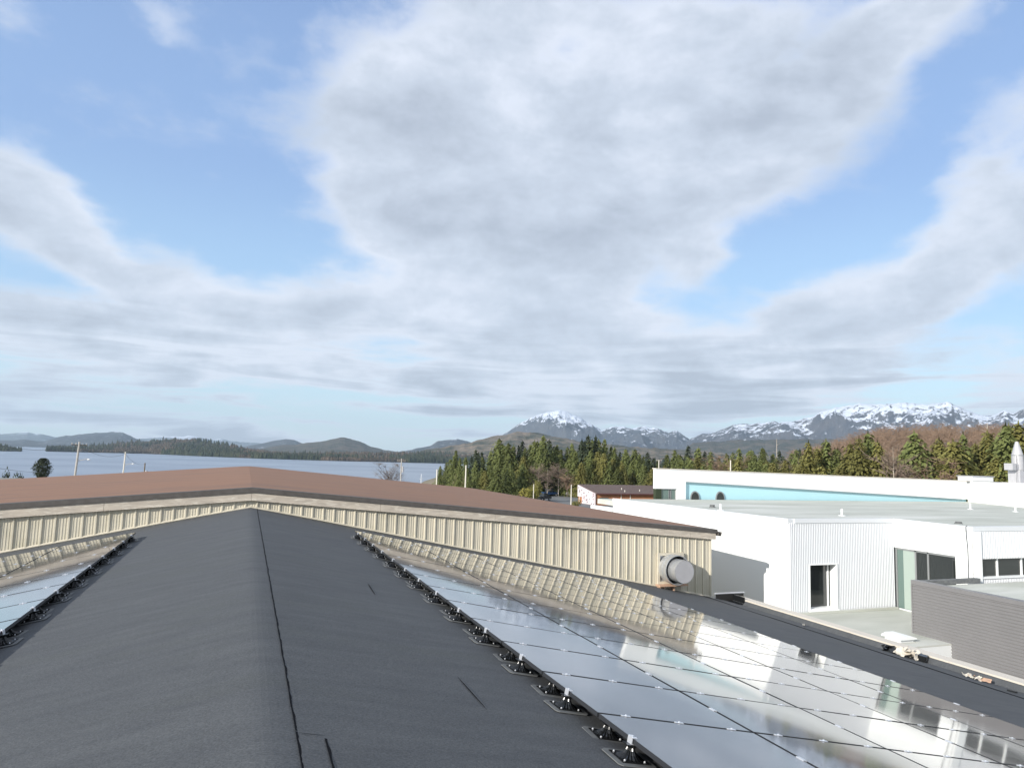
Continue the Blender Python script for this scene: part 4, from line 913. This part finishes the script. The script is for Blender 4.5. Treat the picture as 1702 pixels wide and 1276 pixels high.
def grey_house():
    b = thing('grey_roofed_building', 'building with a pale grey hipped roof behind the brown roof', 'building', (112, 190, -2.4))
    m = MB(); x0, x1, y0, y1 = -9.5, 22, -6, 8
    m.add([(x0, y0, 3.1), (x1, y0, 3.1), (x1, y1, 3.1), (x0, y1, 3.1), (-3.2, 0, 5.15), (x1-6, 0, 5.15)], [(0, 1, 5, 4), (1, 2, 5), (2, 3, 4, 5), (3, 0, 4), (0, 3, 2, 1)]); m.build('roof', greyroof, b)
    m = MB(); m.box(x0+.5, x1-.5, y0+.5, y1-.5, 0, 3.095); m.build('wall', beige_m, b)
    m = MB(); m.bar((-.8, 0, 5.0), (-.8, 0, 6.6), .22, 8); m.build('flue', polew_m, b)
grey_house()
def road():
    v = [(pol(a, r)[0], pol(a, r)[1]) for a, r in ((21.5, 150), (22.2, 168), (21.8, 182), (23.6, 192), (27, 196), (27, 150), (25.2, 138), (22.4, 140))]
    rings = []; m = MB(); n = len(v); cx, cy = sum(p[0] for p in v)/n, sum(p[1] for p in v)/n
    vs = [(cx, cy, -2.0)]; 
    azs = np.arange(21.4, 32.1, .4); rs = np.arange(138, 199, 5)
    vv = [(*pol(a, r)[:2], ground_z(a, r)+.28) for r in rs for a in azs]; k = len(azs)
    f = [(j*k+i, j*k+i+1, (j+1)*k+i+1, (j+1)*k+i) for j in range(len(rs)-1) for i in range(k-1)]
    struct(link('road', npmesh('road', vv, f, asph_m, True)))
road()
def vehicle(label, loc, rot, paint, name='pickup_truck', cat='truck'):
    t = thing(name, label, cat, loc, rot); L, W = 5.4, 1.9
    m = MB(); m.prism([(-2.7, .5), (2.6, .5), (2.7, .75), (2.62, 1.05), (1.35, 1.15), (-2.7, 1.12)], 'y', -W/2, W/2); m.build('body', paint, t)
    m = MB(); m.prism([(-.75, 1.152), (1.32, 1.152), (.72, 1.78), (-.6, 1.80)], 'y', -W/2+.12, W/2-.12); m.build('cab', glass_m, t)
    m = MB(); m.prism([(-.68, 1.80), (.78, 1.785), (.66, 1.86), (-.55, 1.87)], 'y', -W/2+.13, W/2-.13); m.build('roof', paint, t)
    m = MB(); m.box(-2.6, -.8, -W/2+.1, W/2-.1, 1.125, 1.14); m.build('bed', dark_m, t)
    m = MB(); m.box(2.66, 2.8, -W/2+.05, W/2-.05, .45, .68); m.build('bumper', alu_m, t)
    for y in (-.7, .7): m = MB(); m.box(2.66, 2.72, y-.17, y+.17, .78, .95); m.build('headlight', head_m, t)
    for x in (-1.7, 1.75):
        for s in (-1, 1):
            m = MB(); m.bar((x, s*.72, .38), (x, s*.97, .38), .38, 18); w = m.build('wheel', tyre_m, t); m = MB(); m.bar((x, s*.971, .38), (x, s*.985, .38), .2, 10); m.build('rim', alu_m, w)
gz = lambda x, y: ground_z(math.degrees(math.atan2(x, y)), math.hypot(x, y))+.28
def veh(az, r, *a, **k):
    x, y, _ = pol(az, r); vehicle(a[0], (x, y, gz(x, y)), *a[1:], **k)
veh(22.95, 176, 'black pickup truck parked beside the yellow-green bush, in front of the blue one', R(35), black_m)
veh(23.45, 196, 'bright blue pickup truck parked just behind the black truck', R(20), blue_m)
veh(25.6, 200, 'pale car partly hidden at the left of the pink mural wall', R(150), galvm_m, 'parked_car', 'car')

# ------------------------------------------------------------------ trees
def conifer_mesh(seed, m, taper=.85, drop=.35, dens=1.0, wid=.22, leaf=.036, ragged=.25, H=1.0):
    """unit-height crown of drooping sprays (leaf-sized faces) round a trunk axis"""
    r = np.random.RandomState(seed); v = []; f = []
    levels = int(46*dens)
    for li in range(levels):
        h = .05+.93*(li/levels)**.92; rad = wid*((1-h)**taper)*(1+ragged*r.uniform(-1, 1))+.006
        nb = max(4, int((5+rad/wid*7)*dens**.5))
        a0 = r.rand()*6.28
        for b in range(nb):
            a = a0+6.283*b/nb+r.uniform(-.35, .35); br = rad*r.uniform(.55, 1.18)
            ns = max(2, int(br/leaf*1.35))
            for s_ in range(ns):
                t = (s_+.6)/ns*(.92)+.1*r.rand(); d = br*t; z = h-drop*br*t*t*1.1+r.uniform(-.006, .006)+.03*rad
                c = np.array((math.cos(a)*d, math.sin(a)*d, z))+r.uniform(-1, 1, 3)*leaf*.35
                sz = leaf*r.uniform(.6, 1.25)*(1.15-.5*t)
                aa = a+r.uniform(-.9, .9); dx = np.array((math.cos(aa), math.sin(aa), -drop*1.2*t-r.uniform(0, .5)))*sz
                w = np.array((-math.sin(aa), math.cos(aa), r.uniform(-.6, .3)))*sz*.55
                o = len(v); v += [c-w*.9, c+dx*1.1, c+w*.9, c-dx*.35+np.array((0, 0, sz*.25))]; f.append((o, o+1, o+2, o+3))
    for k in range(5):
        o = len(v); z = .95+.012*k; s = .012*(1-k*.15); v += [np.array((-s, 0, z-.02)), np.array((0, -s, z)), np.array((s, 0, z-.02)), np.array((0, s, z+.02))]; f.append((o, o+1, o+2, o+3))
    return npmesh('conifer_crown', np.array(v), f, m)
def trunk_mesh(r0=.016, m=bark_m, top=.96, seed=0):
    mb = MB(); r = random.Random(seed); p = Vector((0, 0, -.03))
    for k in range(4):
        q = Vector((r.uniform(-.004, .004), r.uniform(-.004, .004), top*(k+1)/4)); mb.bar(p, q, r0*(1-k*.24), 6, r2=r0*(1-(k+1)*.24)+.001, cap=False); p = q
    me = bpy.data.meshes.new('trunk'); me.from_pydata(mb.v, [], mb.f); me.materials.append(m); return me
TR = trunk_mesh()
def bare_mesh(seed, m, n=1500, crown=.30, low=.25, thin=.0035, name='bare_crown'):
    """leafless crown: limbs forking into fine twigs (thin slivers)"""
    r = np.random.RandomState(seed); v = []; f = []
    def sl(a, b, w):
        d = b-a; L = np.linalg.norm(d)+1e-9; u = np.cross(d, (0, 0, 1.0)); nu = np.linalg.norm(u); u = u/nu if nu > 1e-6 else np.array((1., 0, 0)); u2 = np.cross(u, d/L)
        for q in (u, u2):
            o = len(v); v.extend([a-q*w, a+q*w, b+q*w*.35, b-q*w*.35]); f.append((o, o+1, o+2, o+3))
    limbs = []
    for k in range(26):
        z = low+(.9-low)*r.rand(); a = r.rand()*6.28; L = crown*(1-.5*abs(z-.5))*r.uniform(.5, 1)
        p0 = np.array((0, 0, z*.8)); p1 = p0+np.array((math.cos(a)*L, math.sin(a)*L, L*r.uniform(.5, 1.1))); sl(p0, p1, .006); limbs.append((p0, p1))
    while len(f) < n:
        p0, p1 = limbs[r.randint(len(limbs))]; t = r.uniform(.25, 1); a = p0+(p1-p0)*t; d = (p1-p0)*.4+r.normal(0, 1, 3)*crown*.22; d[2] = abs(d[2])*.8+.02
        b = a+d*r.uniform(.4, 1); b[2] = min(b[2], 1.0); sl(a, b, thin*r.uniform(.5, 1.2))
        if len(limbs) < 130: limbs.append((a, b))
    return npmesh(name, np.array(v), f, m)
CON = {'g': [conifer_mesh(s, fol_m, taper=t, wid=w, dens=d, drop=dr) for s, t, w, d, dr in ((1, .75, .29, 1.0, .5), (2, .7, .33, 1.0, .35), (3, .85, .35, 1.1, .5), (4, .6, .28, 1.1, .4), (5, .72, .38, 1.1, .45))],
       'y': [conifer_mesh(s, foly_m, taper=t, wid=w, dens=d, drop=dr, leaf=.032, ragged=.35) for s, t, w, d, dr in ((11, .66, .38, 1.2, .35), (12, .74, .42, 1.2, .4), (13, .58, .35, 1.2, .3))],
       'd': [conifer_mesh(s, fold_m, taper=t, wid=w, dens=d, drop=dr, ragged=.4) for s, t, w, d, dr in ((21, .85, .27, .9, .5), (22, .75, .31, .9, .35))]}
CONP = {'g': {'g': 0}, }
BARE = [bare_mesh(31, twig_m), bare_mesh(32, twig_m, crown=.36), bare_mesh(33, twigg_m), bare_mesh(34, twigg_m, crown=.24)]
KIND = {'g': 'green spruce', 'y': 'golden-green spruce', 'd': 'dark spruce'}
def tree(name, crown, tr, loc, h, label, cat='tree', group=None, w=1.0, crown_name='crown'):
    t = thing(name, label, cat, loc, rng.uniform(0, 6.28), group); t.scale = (h*w, h*w, h)
    link('trunk', tr, t); link(crown_name, crown, t); return t
TOPS = [(14.7,-.75),(15.2,-.45),(15.5,-.2),(15.9,.55),(16.5,.3),(17.0,.35),(17.5,.65),(18,.45),(18.7,.6),(19.35,1.6),(19.7,1.1),(20.1,1.25),(21.2,1.45),(22.2,1.5),(22.9,1.95),(23.4,1.6),(24,1.2),(25.2,1.35),(26.0,1.7),(26.5,2.05),(27.1,2.05),(27.8,1.78),(28.6,1.15),(29.5,1.05),(30.2,1.05),(31.2,.8),(32.1,.35),(32.7,.7),(33.3,1.05),(34.3,1.4),(35.1,1.3),(36,1.0),(37.2,.9),(38.1,1.3),(39,1.2),(39.8,1.4),(41,1.2),(42.2,1.3),(43,1.95),(43.6,1.5),(44.2,2.1),(45,1.5),(45.8,1.9),(46.4,2.35),(47,2.7),(47.6,2.1),(48.1,1.0),(48.9,1.0),(49.5,2.1),(49.9,2.75),(50.3,1.8),(50.9,1.4),(51.4,2.3),(52.2,2.2),(52.8,2.7),(53.5,2.0),(54.2,2.85),(54.7,2.4),(55.2,3.3),(55.9,3.4),(57,3.0),(60,3.2)]
ta = [q[0] for q in TOPS]; te = [q[1] for q in TOPS]
def region(a):
    if a < 19: return 'in the left tail of the wood above the water'
    if a < 24.5: return 'in the dense wood above the red roof edge'
    if a < 31.5: return 'in the wood behind the brown-roofed building'
    if a < 42: return 'in the lower wood behind the white hall'
    return 'in the sunlit wood behind the white hall at the right'
NSKY = [0]
def plant(a, r, top_el, kinds, w=1.0, row='', uniq=None):
    x, y, _ = pol(a, r); gz_ = ground_z(a, r); h = CAMZ+r*math.tan(R(top_el))-gz_
    if h < 3: return
    k = rng.choice(kinds); me = rng.choice(CON[k])
    lab = uniq % KIND[k] if uniq else '%s, %s %s' % (KIND[k], row, region(a))
    tree('spruce_tree', me, TR, (x, y, gz_-.1), h, lab, group=None if uniq else '%s trees of the %s %s' % (KIND[k], row, region(a)), w=w*rng.uniform(.84, 1.2))
# named tops: the trees that break the skyline
CNT = {}
for a, e in TOPS:
    if e < .36 and a > 15.6: continue
    right = a > 42.5
    r = rng.uniform(128, 150) if right else (rng.uniform(205, 225) if a < 32 else rng.uniform(215, 240))
    if a < 16: r = rng.uniform(230, 245)
    kinds = 'gd' if 19 < a < 19.6 or abs(a-49.9) < .2 else ('yyg' if right else 'ggggd')
    zone = 0 if a < 19 else (1 if a < 31.5 else (2 if a < 42.5 else 3)); CNT[zone] = CNT.get(zone, 0)+1
    place = ('above the water', 'above the red roof', 'behind the hall, left part', 'behind the hall, right part')[zone]
    n_ = CNT[zone]; o_ = (ORD+['seventeenth', 'eighteenth', 'nineteenth', 'twentieth', 'twenty-first', 'twenty-second', 'twenty-third', 'twenty-fourth', 'twenty-fifth', 'twenty-sixth'])[n_-1]
    plant(a, r, e, kinds, 1.0, uniq='%s with its top on the skyline, '+o_+' from left '+place)
# filling rows, lower towards the front
def rowfill(a0, a1, da, r, lo, hi, kinds, w=1.0, gaps=(), row='back row'):
    a = a0
    while a < a1:
        if not any(g0 < a < g1 for g0, g1 in gaps):
            e = float(np.interp(a, ta, te)); plant(a, r*rng.uniform(.97, 1.03), e-rng.uniform(lo, hi), kinds, w, row)
        a += da*rng.uniform(.75, 1.3)
rowfill(15.8, 32, .42, 222, .15, .55, 'gggd', row='back row')
rowfill(16.2, 31.8, .62, 205, .7, 1.3, 'ggggy', gaps=((21.6, 22.4),), row='middle row')
rowfill(17.0, 22.0, .8, 192, 1.5, 2.2, 'gggy', 1.15, row='front row')
rowfill(26.0, 31.8, .75, 200, 1.3, 2.0, 'gggy', 1.1, row='front row')
rowfill(32, 43, .55, 235, .1, .6, 'ggd', row='back row')
rowfill(32, 43, .6, 205, .5, 1.0, 'ggy', 1.15, row='middle row')
rowfill(31, 43, .7, 188, .9, 1.4, 'ggy', 1.2, row='front row')
rowfill(43, 61, 1.1, 150, .05, .7, 'yyg', 1.15, gaps=((47.6, 49.3), (50.3, 51)), row='back row')
rowfill(38, 61, 1.0, 165, .6, 1.5, 'ygg', 1.1, gaps=((47.8, 49.3),), row='middle row')
rowfill(42.5, 61, 1.2, 135, .9, 1.8, 'yyg', 1.25, gaps=((48.0, 49.0),), row='front row')
# leafless trees standing between the conifers
for i, (a, r, e, k, lab) in enumerate(((22.6, 196, -.3, 2, 'pale grey leafless tree at the foot of the dense wood above the trucks'), (23.3, 194, -.6, 3, 'thin leafless tree at the wood edge right of the trucks'),
        (24.2, 197, -.2, 2, 'leafless grey-brown tree between the trucks and the mural wall'), (24.9, 195, -.5, 0, 'reddish leafless tree at the wood edge left of the mural wall'),
        (17.0, 210, -1.2, 0, 'low leafless brush tree at the left tail of the wood'), (16.2, 215, -1.4, 2, 'low grey leafless tree just left of the pale pole'), (17.8, 208, -1.3, 1, 'brownish leafless tree just right of the pale pole'),
        (48.55, 128, 1.9, 3, 'tall pale leafless tree in the gap between two spruces at the right'), (50.6, 132, .9, 1, 'dark reddish leafless tree right of the tall narrow spruce'))):
    x, y, _ = pol(a, r); z = ground_z(a, r); tree('bare_tree', BARE[k], trunk_mesh(.012, pbark_m if k > 1 else bark_m), (x, y, z-.1), CAMZ+r*math.tan(R(e))-z, lab)
for i in range(9):
    a = rng.uniform(31.5, 43) if i < 8 else rng.uniform(28.7, 32); r = rng.uniform(185, 250); e = rng.uniform(.3, 1.0); x, y, _ = pol(a, r); z = ground_z(a, r)
    tree('bare_tree', BARE[rng.choice((0, 1, 1, 0, 2))], TR, (x, y, z-.1), CAMZ+r*math.tan(R(e))-z, 'russet leafless tree among the spruces behind the white hall', group='russet leafless trees behind the white hall', w=1.3)
# the leafless wood on the hill: one mass of crowns
def bare_wood():
    src = []
    for me in BARE[:3]:
        v = np.empty(len(me.vertices)*3, np.float32); me.vertices.foreach_get('co', v); v = v.reshape(-1, 3)
        src.append(v[:4*420])
    V = []; n = 0
    for i in range(900):
        a = rng.uniform(41.5, 66); t = rng.random()**.75; r = 245+t*190; z = ground_z(a, r); h = rng.uniform(9, 13); s = src[rng.choice((0, 1, 1, 0, 2))]; x, y, _ = pol(a, r)
        an = rng.random()*6.28; c, q = math.cos(an), math.sin(an); p = s*np.array((h*1.15, h*1.15, h)); V.append(np.stack((p[:, 0]*c-p[:, 1]*q+x, p[:, 0]*q+p[:, 1]*c+y, p[:, 2]+z-1), 1)); n += len(s)
    V = np.concatenate(V); F = np.arange(len(V)).reshape(-1, 4)
    tag(link('leafless_wood', npmesh('leafless_wood', V, F, twig_m)), 'rust-brown leafless wood covering the hill below the snowy range', 'woodland', kind='stuff')
bare_wood()
def brush(name, label, a0, a1, r0, r1, n, h0, h1, m, seed):
    src = bare_mesh(seed, m, n=260, crown=.6, low=.05, thin=.012, name='x'); v = np.empty(len(src.vertices)*3, np.float32); src.vertices.foreach_get('co', v); s = v.reshape(-1, 3); V = []
    for i in range(n):
        a = rng.uniform(a0, a1); r = rng.uniform(r0, r1); h = rng.uniform(h0, h1); x, y, _ = pol(a, r); z = ground_z(a, r); V.append(s*h+np.array((x, y, z-.1)))
    V = np.concatenate(V); tag(link(name, npmesh(name, V, np.arange(len(V)).reshape(-1, 4), m)), label, 'brush', kind='stuff')
brush('dead_brush', 'rusty dead brush along the foot of the dense wood', 16, 27, 203, 216, 420, 1.0, 3.0, rust_m, 41)
brush('roadside_scrub', 'tan winter scrub on the slope above the road', 17.5, 22.3, 176, 198, 260, .5, 1.2, mat('tan_scrub', (.30, .23, .13), .9), 42)

def bush(name, label, cat, loc, h, w, m, n=900, seed=0, leaf=.09, trunk=.12):
    t = thing(name, label, cat, loc); r = np.random.RandomState(seed); v = []; f = []
    lobes = [(r.normal(0, .22, 3)*np.array((1, 1, .55))+np.array((0, 0, .55)), r.uniform(.22, .38)) for _ in range(9)]
    for i in range(n):
        c, q = lobes[r.randint(9)]; d = r.normal(0, 1, 3); d /= np.linalg.norm(d); p = c+d*q*r.uniform(.6, 1.08); s = leaf*r.uniform(.5, 1); u = r.normal(0, 1, 3); u /= np.linalg.norm(u); w_ = np.cross(u, d); w_ /= np.linalg.norm(w_)+1e-6
        if p[2] < .02: continue
        o = len(v); v += [p-u*s, p+w_*s*.6, p+u*s, p-w_*s*.6]; f.append((o, o+1, o+2, o+3))
    me = npmesh('crown', np.array(v)*np.array((w, w, h)), f, m); link('crown', me, t)
    mb = MB(); mb.bar((0, 0, -.2), (0, 0, h*.6), trunk, 6, r2=trunk*.5)
    for a in range(4): mb.bar((0, 0, h*.2), (math.cos(a*1.6)*w*.3, math.sin(a*1.6)*w*.3, h*.6), trunk*.5, 5, r2=trunk*.2)
    mb.build('stem', bark_m, t); return t
x, y, _ = pol(21.75, 165); bush('yellow_bush', 'bright yellow-green bush left of the parked trucks', 'bush', (x, y, ground_z(21.75, 165)), 4.0, 3.4, bush_m, 1600, 3, .07)
x, y, _ = pol(22.35, 170); bush('green_bush', 'rounded olive bush between the yellow-green bush and the trucks', 'bush', (x, y, ground_z(22.35, 170)), 5.0, 3.2, foly_m, 1500, 4, .07)
x, y, _ = pol(25.55, 150); bush('low_shrub', 'low green shrub beside the pale pole left of the mural', 'bush', (x, y, ground_z(25.6, 150)), 2.0, 1.9, foly_m, 700, 6, .09)
x, y, _ = pol(21.0, 164); bush('rusty_shrub', 'small rust-brown shrub at the left foot of the yellow-green bush', 'bush', (x, y, ground_z(21, 164)), 2.2, 2.0, rust_m, 600, 7, .08)
# left side: lone dark tree, shore shrubs and a roof at the frame edge
def lone_tree():
    r_ = 150; a = -12.95; x, y, _ = pol(a, r_); z = ground_z(a, r_); top = CAMZ+r_*math.tan(R(-.95)); base = CAMZ+r_*math.tan(R(-2.05)); h = top-z
    t = thing('lone_tree', 'lone dark egg-shaped evergreen standing against the water at the left', 'tree', (x, y, z))
    r = np.random.RandomState(9); v = []; f = []; c0 = base-z-.5; H = top-z-c0; W_ = H*.44
    for i in range(3400):
        u = r.rand(); zz = u; rad = W_*math.sin(math.pi*min(1, (zz*.86+.10)))**.7; a_ = r.rand()*6.283; q = rad*r.uniform(.25, 1.05)*(1+.12*math.sin(a_*5+zz*20)); p = np.array((q*math.cos(a_), q*math.sin(a_), c0+zz*H)); s = .13*r.uniform(.5, 1.2)
        d1 = r.normal(0, 1, 3); d1[2] *= .4; d1 /= np.linalg.norm(d1); d2 = np.cross(d1, r.normal(0, 1, 3)); d2 /= np.linalg.norm(d2); o = len(v); v += [p-d1*s, p+d2*s*.6, p+d1*s, p-d2*s*.6]; f.append((o, o+1, o+2, o+3))
    link('crown', npmesh('crown', np.array(v), f, fold_m), t); mb = MB(); mb.bar((0, 0, -.3), (0, 0, c0+H*.8), .22, 8, r2=.06); mb.build('trunk', bark_m, t)
lone_tree()
for i, (a, el, w, lab) in enumerate(((-14.3, -1.95, 1.9, 'dark shrub at the far left against the water, nearest the lone evergreen'), (-14.9, -2.05, 1.6, 'dark shrub behind the small pale roof at the far left'), (-15.6, -1.9, 2.0, 'dark shrub at the left frame edge above the red roof'))):
    x, y, _ = pol(a, 140); z = ground_z(a, 140); bush('shore_shrub', lab, 'bush', (x, y, z), CAMZ+140*math.tan(R(el))-z, w, fold_m, 700, 10+i, .09)
def left_house():
    x, y, _ = pol(-16.6, 118); t = thing('small_house', 'small house with a pale roof at the left edge above the red roof', 'house', (x, y, ground_z(-16.6, 118)))
    z = CAMZ+118*math.tan(R(-2.25))-t.location.z
    m = MB(); m.box(-5, 5, -3, 3, 0, z-.9); m.build('wall', white_m, t)
    m = MB(); m.prism([(-3.4, z-.9), (3.4, z-.9), (0, z)], 'x', -5.4, 5.4); m.build('roof', greyroof, t)
left_house()
x, y, _ = pol(10.7, 160); z = ground_z(10.7, 160)
def round_bare():
    top = CAMZ+160*math.tan(R(-.72)); tree('bare_tree', bare_mesh(51, twigg_m, n=2600, crown=.42, low=.3, thin=.0016), trunk_mesh(.012, pbark_m), (x, y, z), top-z, 'round leafless pale tree against the water beside a utility pole', w=1.0)
round_bare()
# tall dead snags / pale trunks in the right wood
for a, e, r, lab in ((40.82, 2.0, 240, 'tall bare grey snag left of the large golden spruces'), (54.2, 3.25, 150, 'bare pale trunk tip above the golden spruces near the right edge')):
    x, y, _ = pol(a, r); z = ground_z(a, r); h = CAMZ+r*math.tan(R(e))-z; t = thing('dead_snag', lab, 'tree', (x, y, z)); m = MB(); m.bar((0, 0, 0), (0, 0, h), .28, 7, r2=.06); m.build('trunk', pbark_m, t); m = MB()
    for i in range(14): q = rng.uniform(.5, .95)*h; an = rng.random()*6.28; m.bar((0, 0, q), (math.cos(an)*1.1, math.sin(an)*1.1, q+.5), .05, 4, r2=.015)
    m.build('branch', pbark_m, t)

# ------------------------------------------------------------------ poles and wires
def pole(a, r, e_top, label, m=pole_m, rad=.14, arms=(), kind='utility_pole', cat='utility pole', lamp=False, lean=0, trans=False):
    x, y, _ = pol(a, r); z = ground_z(a, r); h = CAMZ+r*math.tan(R(e_top))-z; t = thing(kind, label, cat, (x, y, z)); t.rotation_euler = (0, R(lean), 0)
    mb = MB(); mb.bar((0, 0, -.3), (0, 0, h), rad, 10, r2=rad*.75); mb.build('shaft', m, t)
    for (dz, w, an) in arms:
        mb = MB(); c, s = math.cos(R(an)), math.sin(R(an)); mb.bar((-w/2*c, -w/2*s, h-dz), (w/2*c, w/2*s, h-dz), .05, 6); ar = mb.build('crossarm', bark_m, t)
        for q in (-.45, -.2, .2, .45): mb = MB(); mb.bar((q*w*c, q*w*s, h-dz+.04), (q*w*c, q*w*s, h-dz+.2), .04, 6); mb.build('insulator', polew_m, ar)
    if lamp:
        mb = MB(); mb.bar((0, 0, h*.80), (1.1, 0, h*.83), .035, 6); mb.build('lamp_arm', pole_m, t); mb = MB(); mb.lathe([(.16, 0), (.2, .06), (.08, .16)], (1.15, 0, h*.815), 10); mb.build('lamp_head', head_m, t)
    if trans: mb = MB(); mb.bar((.3, 0, h*.72), (.3, 0, h*.84), .2, 10); mb.build('transformer', galvm_m, t)
    return Vector((x+math.sin(R(lean))*h, y, z+h*math.cos(R(lean))))
P1 = pole(-11.25, 95, .22, 'leaning weathered utility pole with a lamp above the left of the red roof', lamp=True, arms=((.35, 1.6, 20),), lean=2.2)
P2 = pole(-8.26, 120, -.38, 'slim pale lamp pole second from the left above the red roof', polew_m, .12, lamp=True, lean=1.5)
P3 = pole(-6.85, 135, -1.13, 'short dark pole just above the red roof between lamp pole and ridge', bark_m, .13, trans=True)
P4 = pole(11.58, 150, -.33, 'utility pole with a grey transformer beside the round leafless tree', pole_m, .15, arms=((.5, 1.8, 10),), trans=True)
P5 = pole(14.42, 150, -1.1, 'short pale pole left of the wood above the red roof', polew_m, .16)
P6 = pole(16.72, 150, -.7, 'pale straight pole in front of the left tail of the wood', polew_m, .17)
P7 = pole(22.2, 160, -2.05, 'thin pale post rising from the yellow-green bush', polew_m, .1)
P8 = pole(25.2, 146, -2.0, 'thin white post in front of the road left of the mural', polew_m, .12)
P9 = pole(32.05, 150, .17, 'thin pole with small arm just above the left corner of the white hall', polew_m, .12, arms=((.2, 1.3, 0),))
P10 = pole(37.46, 160, .30, 'pale pole rising behind the white hall among the spruces', polew_m, .16)
x, y, _ = pol(13.2, 175)
def mast():
    t = thing('boat_mast', 'thin white mast against the water between two poles', 'mast', (x, y, ground_z(13.2, 175))); h = CAMZ+175*math.tan(R(-1.5))-t.location.z
    m = MB(); m.bar((0, 0, 0), (0, 0, h), .09, 6, r2=.05); m.build('shaft', white_m, t)
    m = MB(); m.bar((-.5, 0, h-1.2), (.5, 0, h-1.1), .03, 5); m.build('spreader', white_m, t)
mast()
def wire(p, q, sag, label, r=.018, group='overhead wires'):
    p = Vector(p); q = Vector(q); m = MB(); n = 14; prev = p
    for i in range(1, n+1):
        t = i/n; c = p.lerp(q, t); c.z -= sag*4*t*(1-t); m.bar(prev, c, r, 4, cap=False); prev = c
    tag(m.build('overhead_wire', wire_m), label, 'wire', group)
wire(P1-Vector((0, 0, .4)), P2-Vector((0, 0, .3)), .8, 'overhead wire between the leaning left pole and the slim lamp pole')
wire(P2-Vector((0, 0, .3)), P3-Vector((0, 0, .2)), .6, 'overhead wire from the slim lamp pole to the short dark pole')
wire(P1-Vector((0, 0, 4.8)), (-45, 118, 1.2), .5, 'wire from the leaning left pole down behind the lone evergreen')
wire(Vector(pol(-16.2, 75, 6.05)), Vector(pol(-12.9, 100, 4.7)), .15, 'wire slanting down from the left frame edge to the lone evergreen')
wire(P1-Vector((0, 0, .5)), Vector(pol(-19, 60, 8.9)), .9, 'wire from the leaning left pole out past the left frame edge')
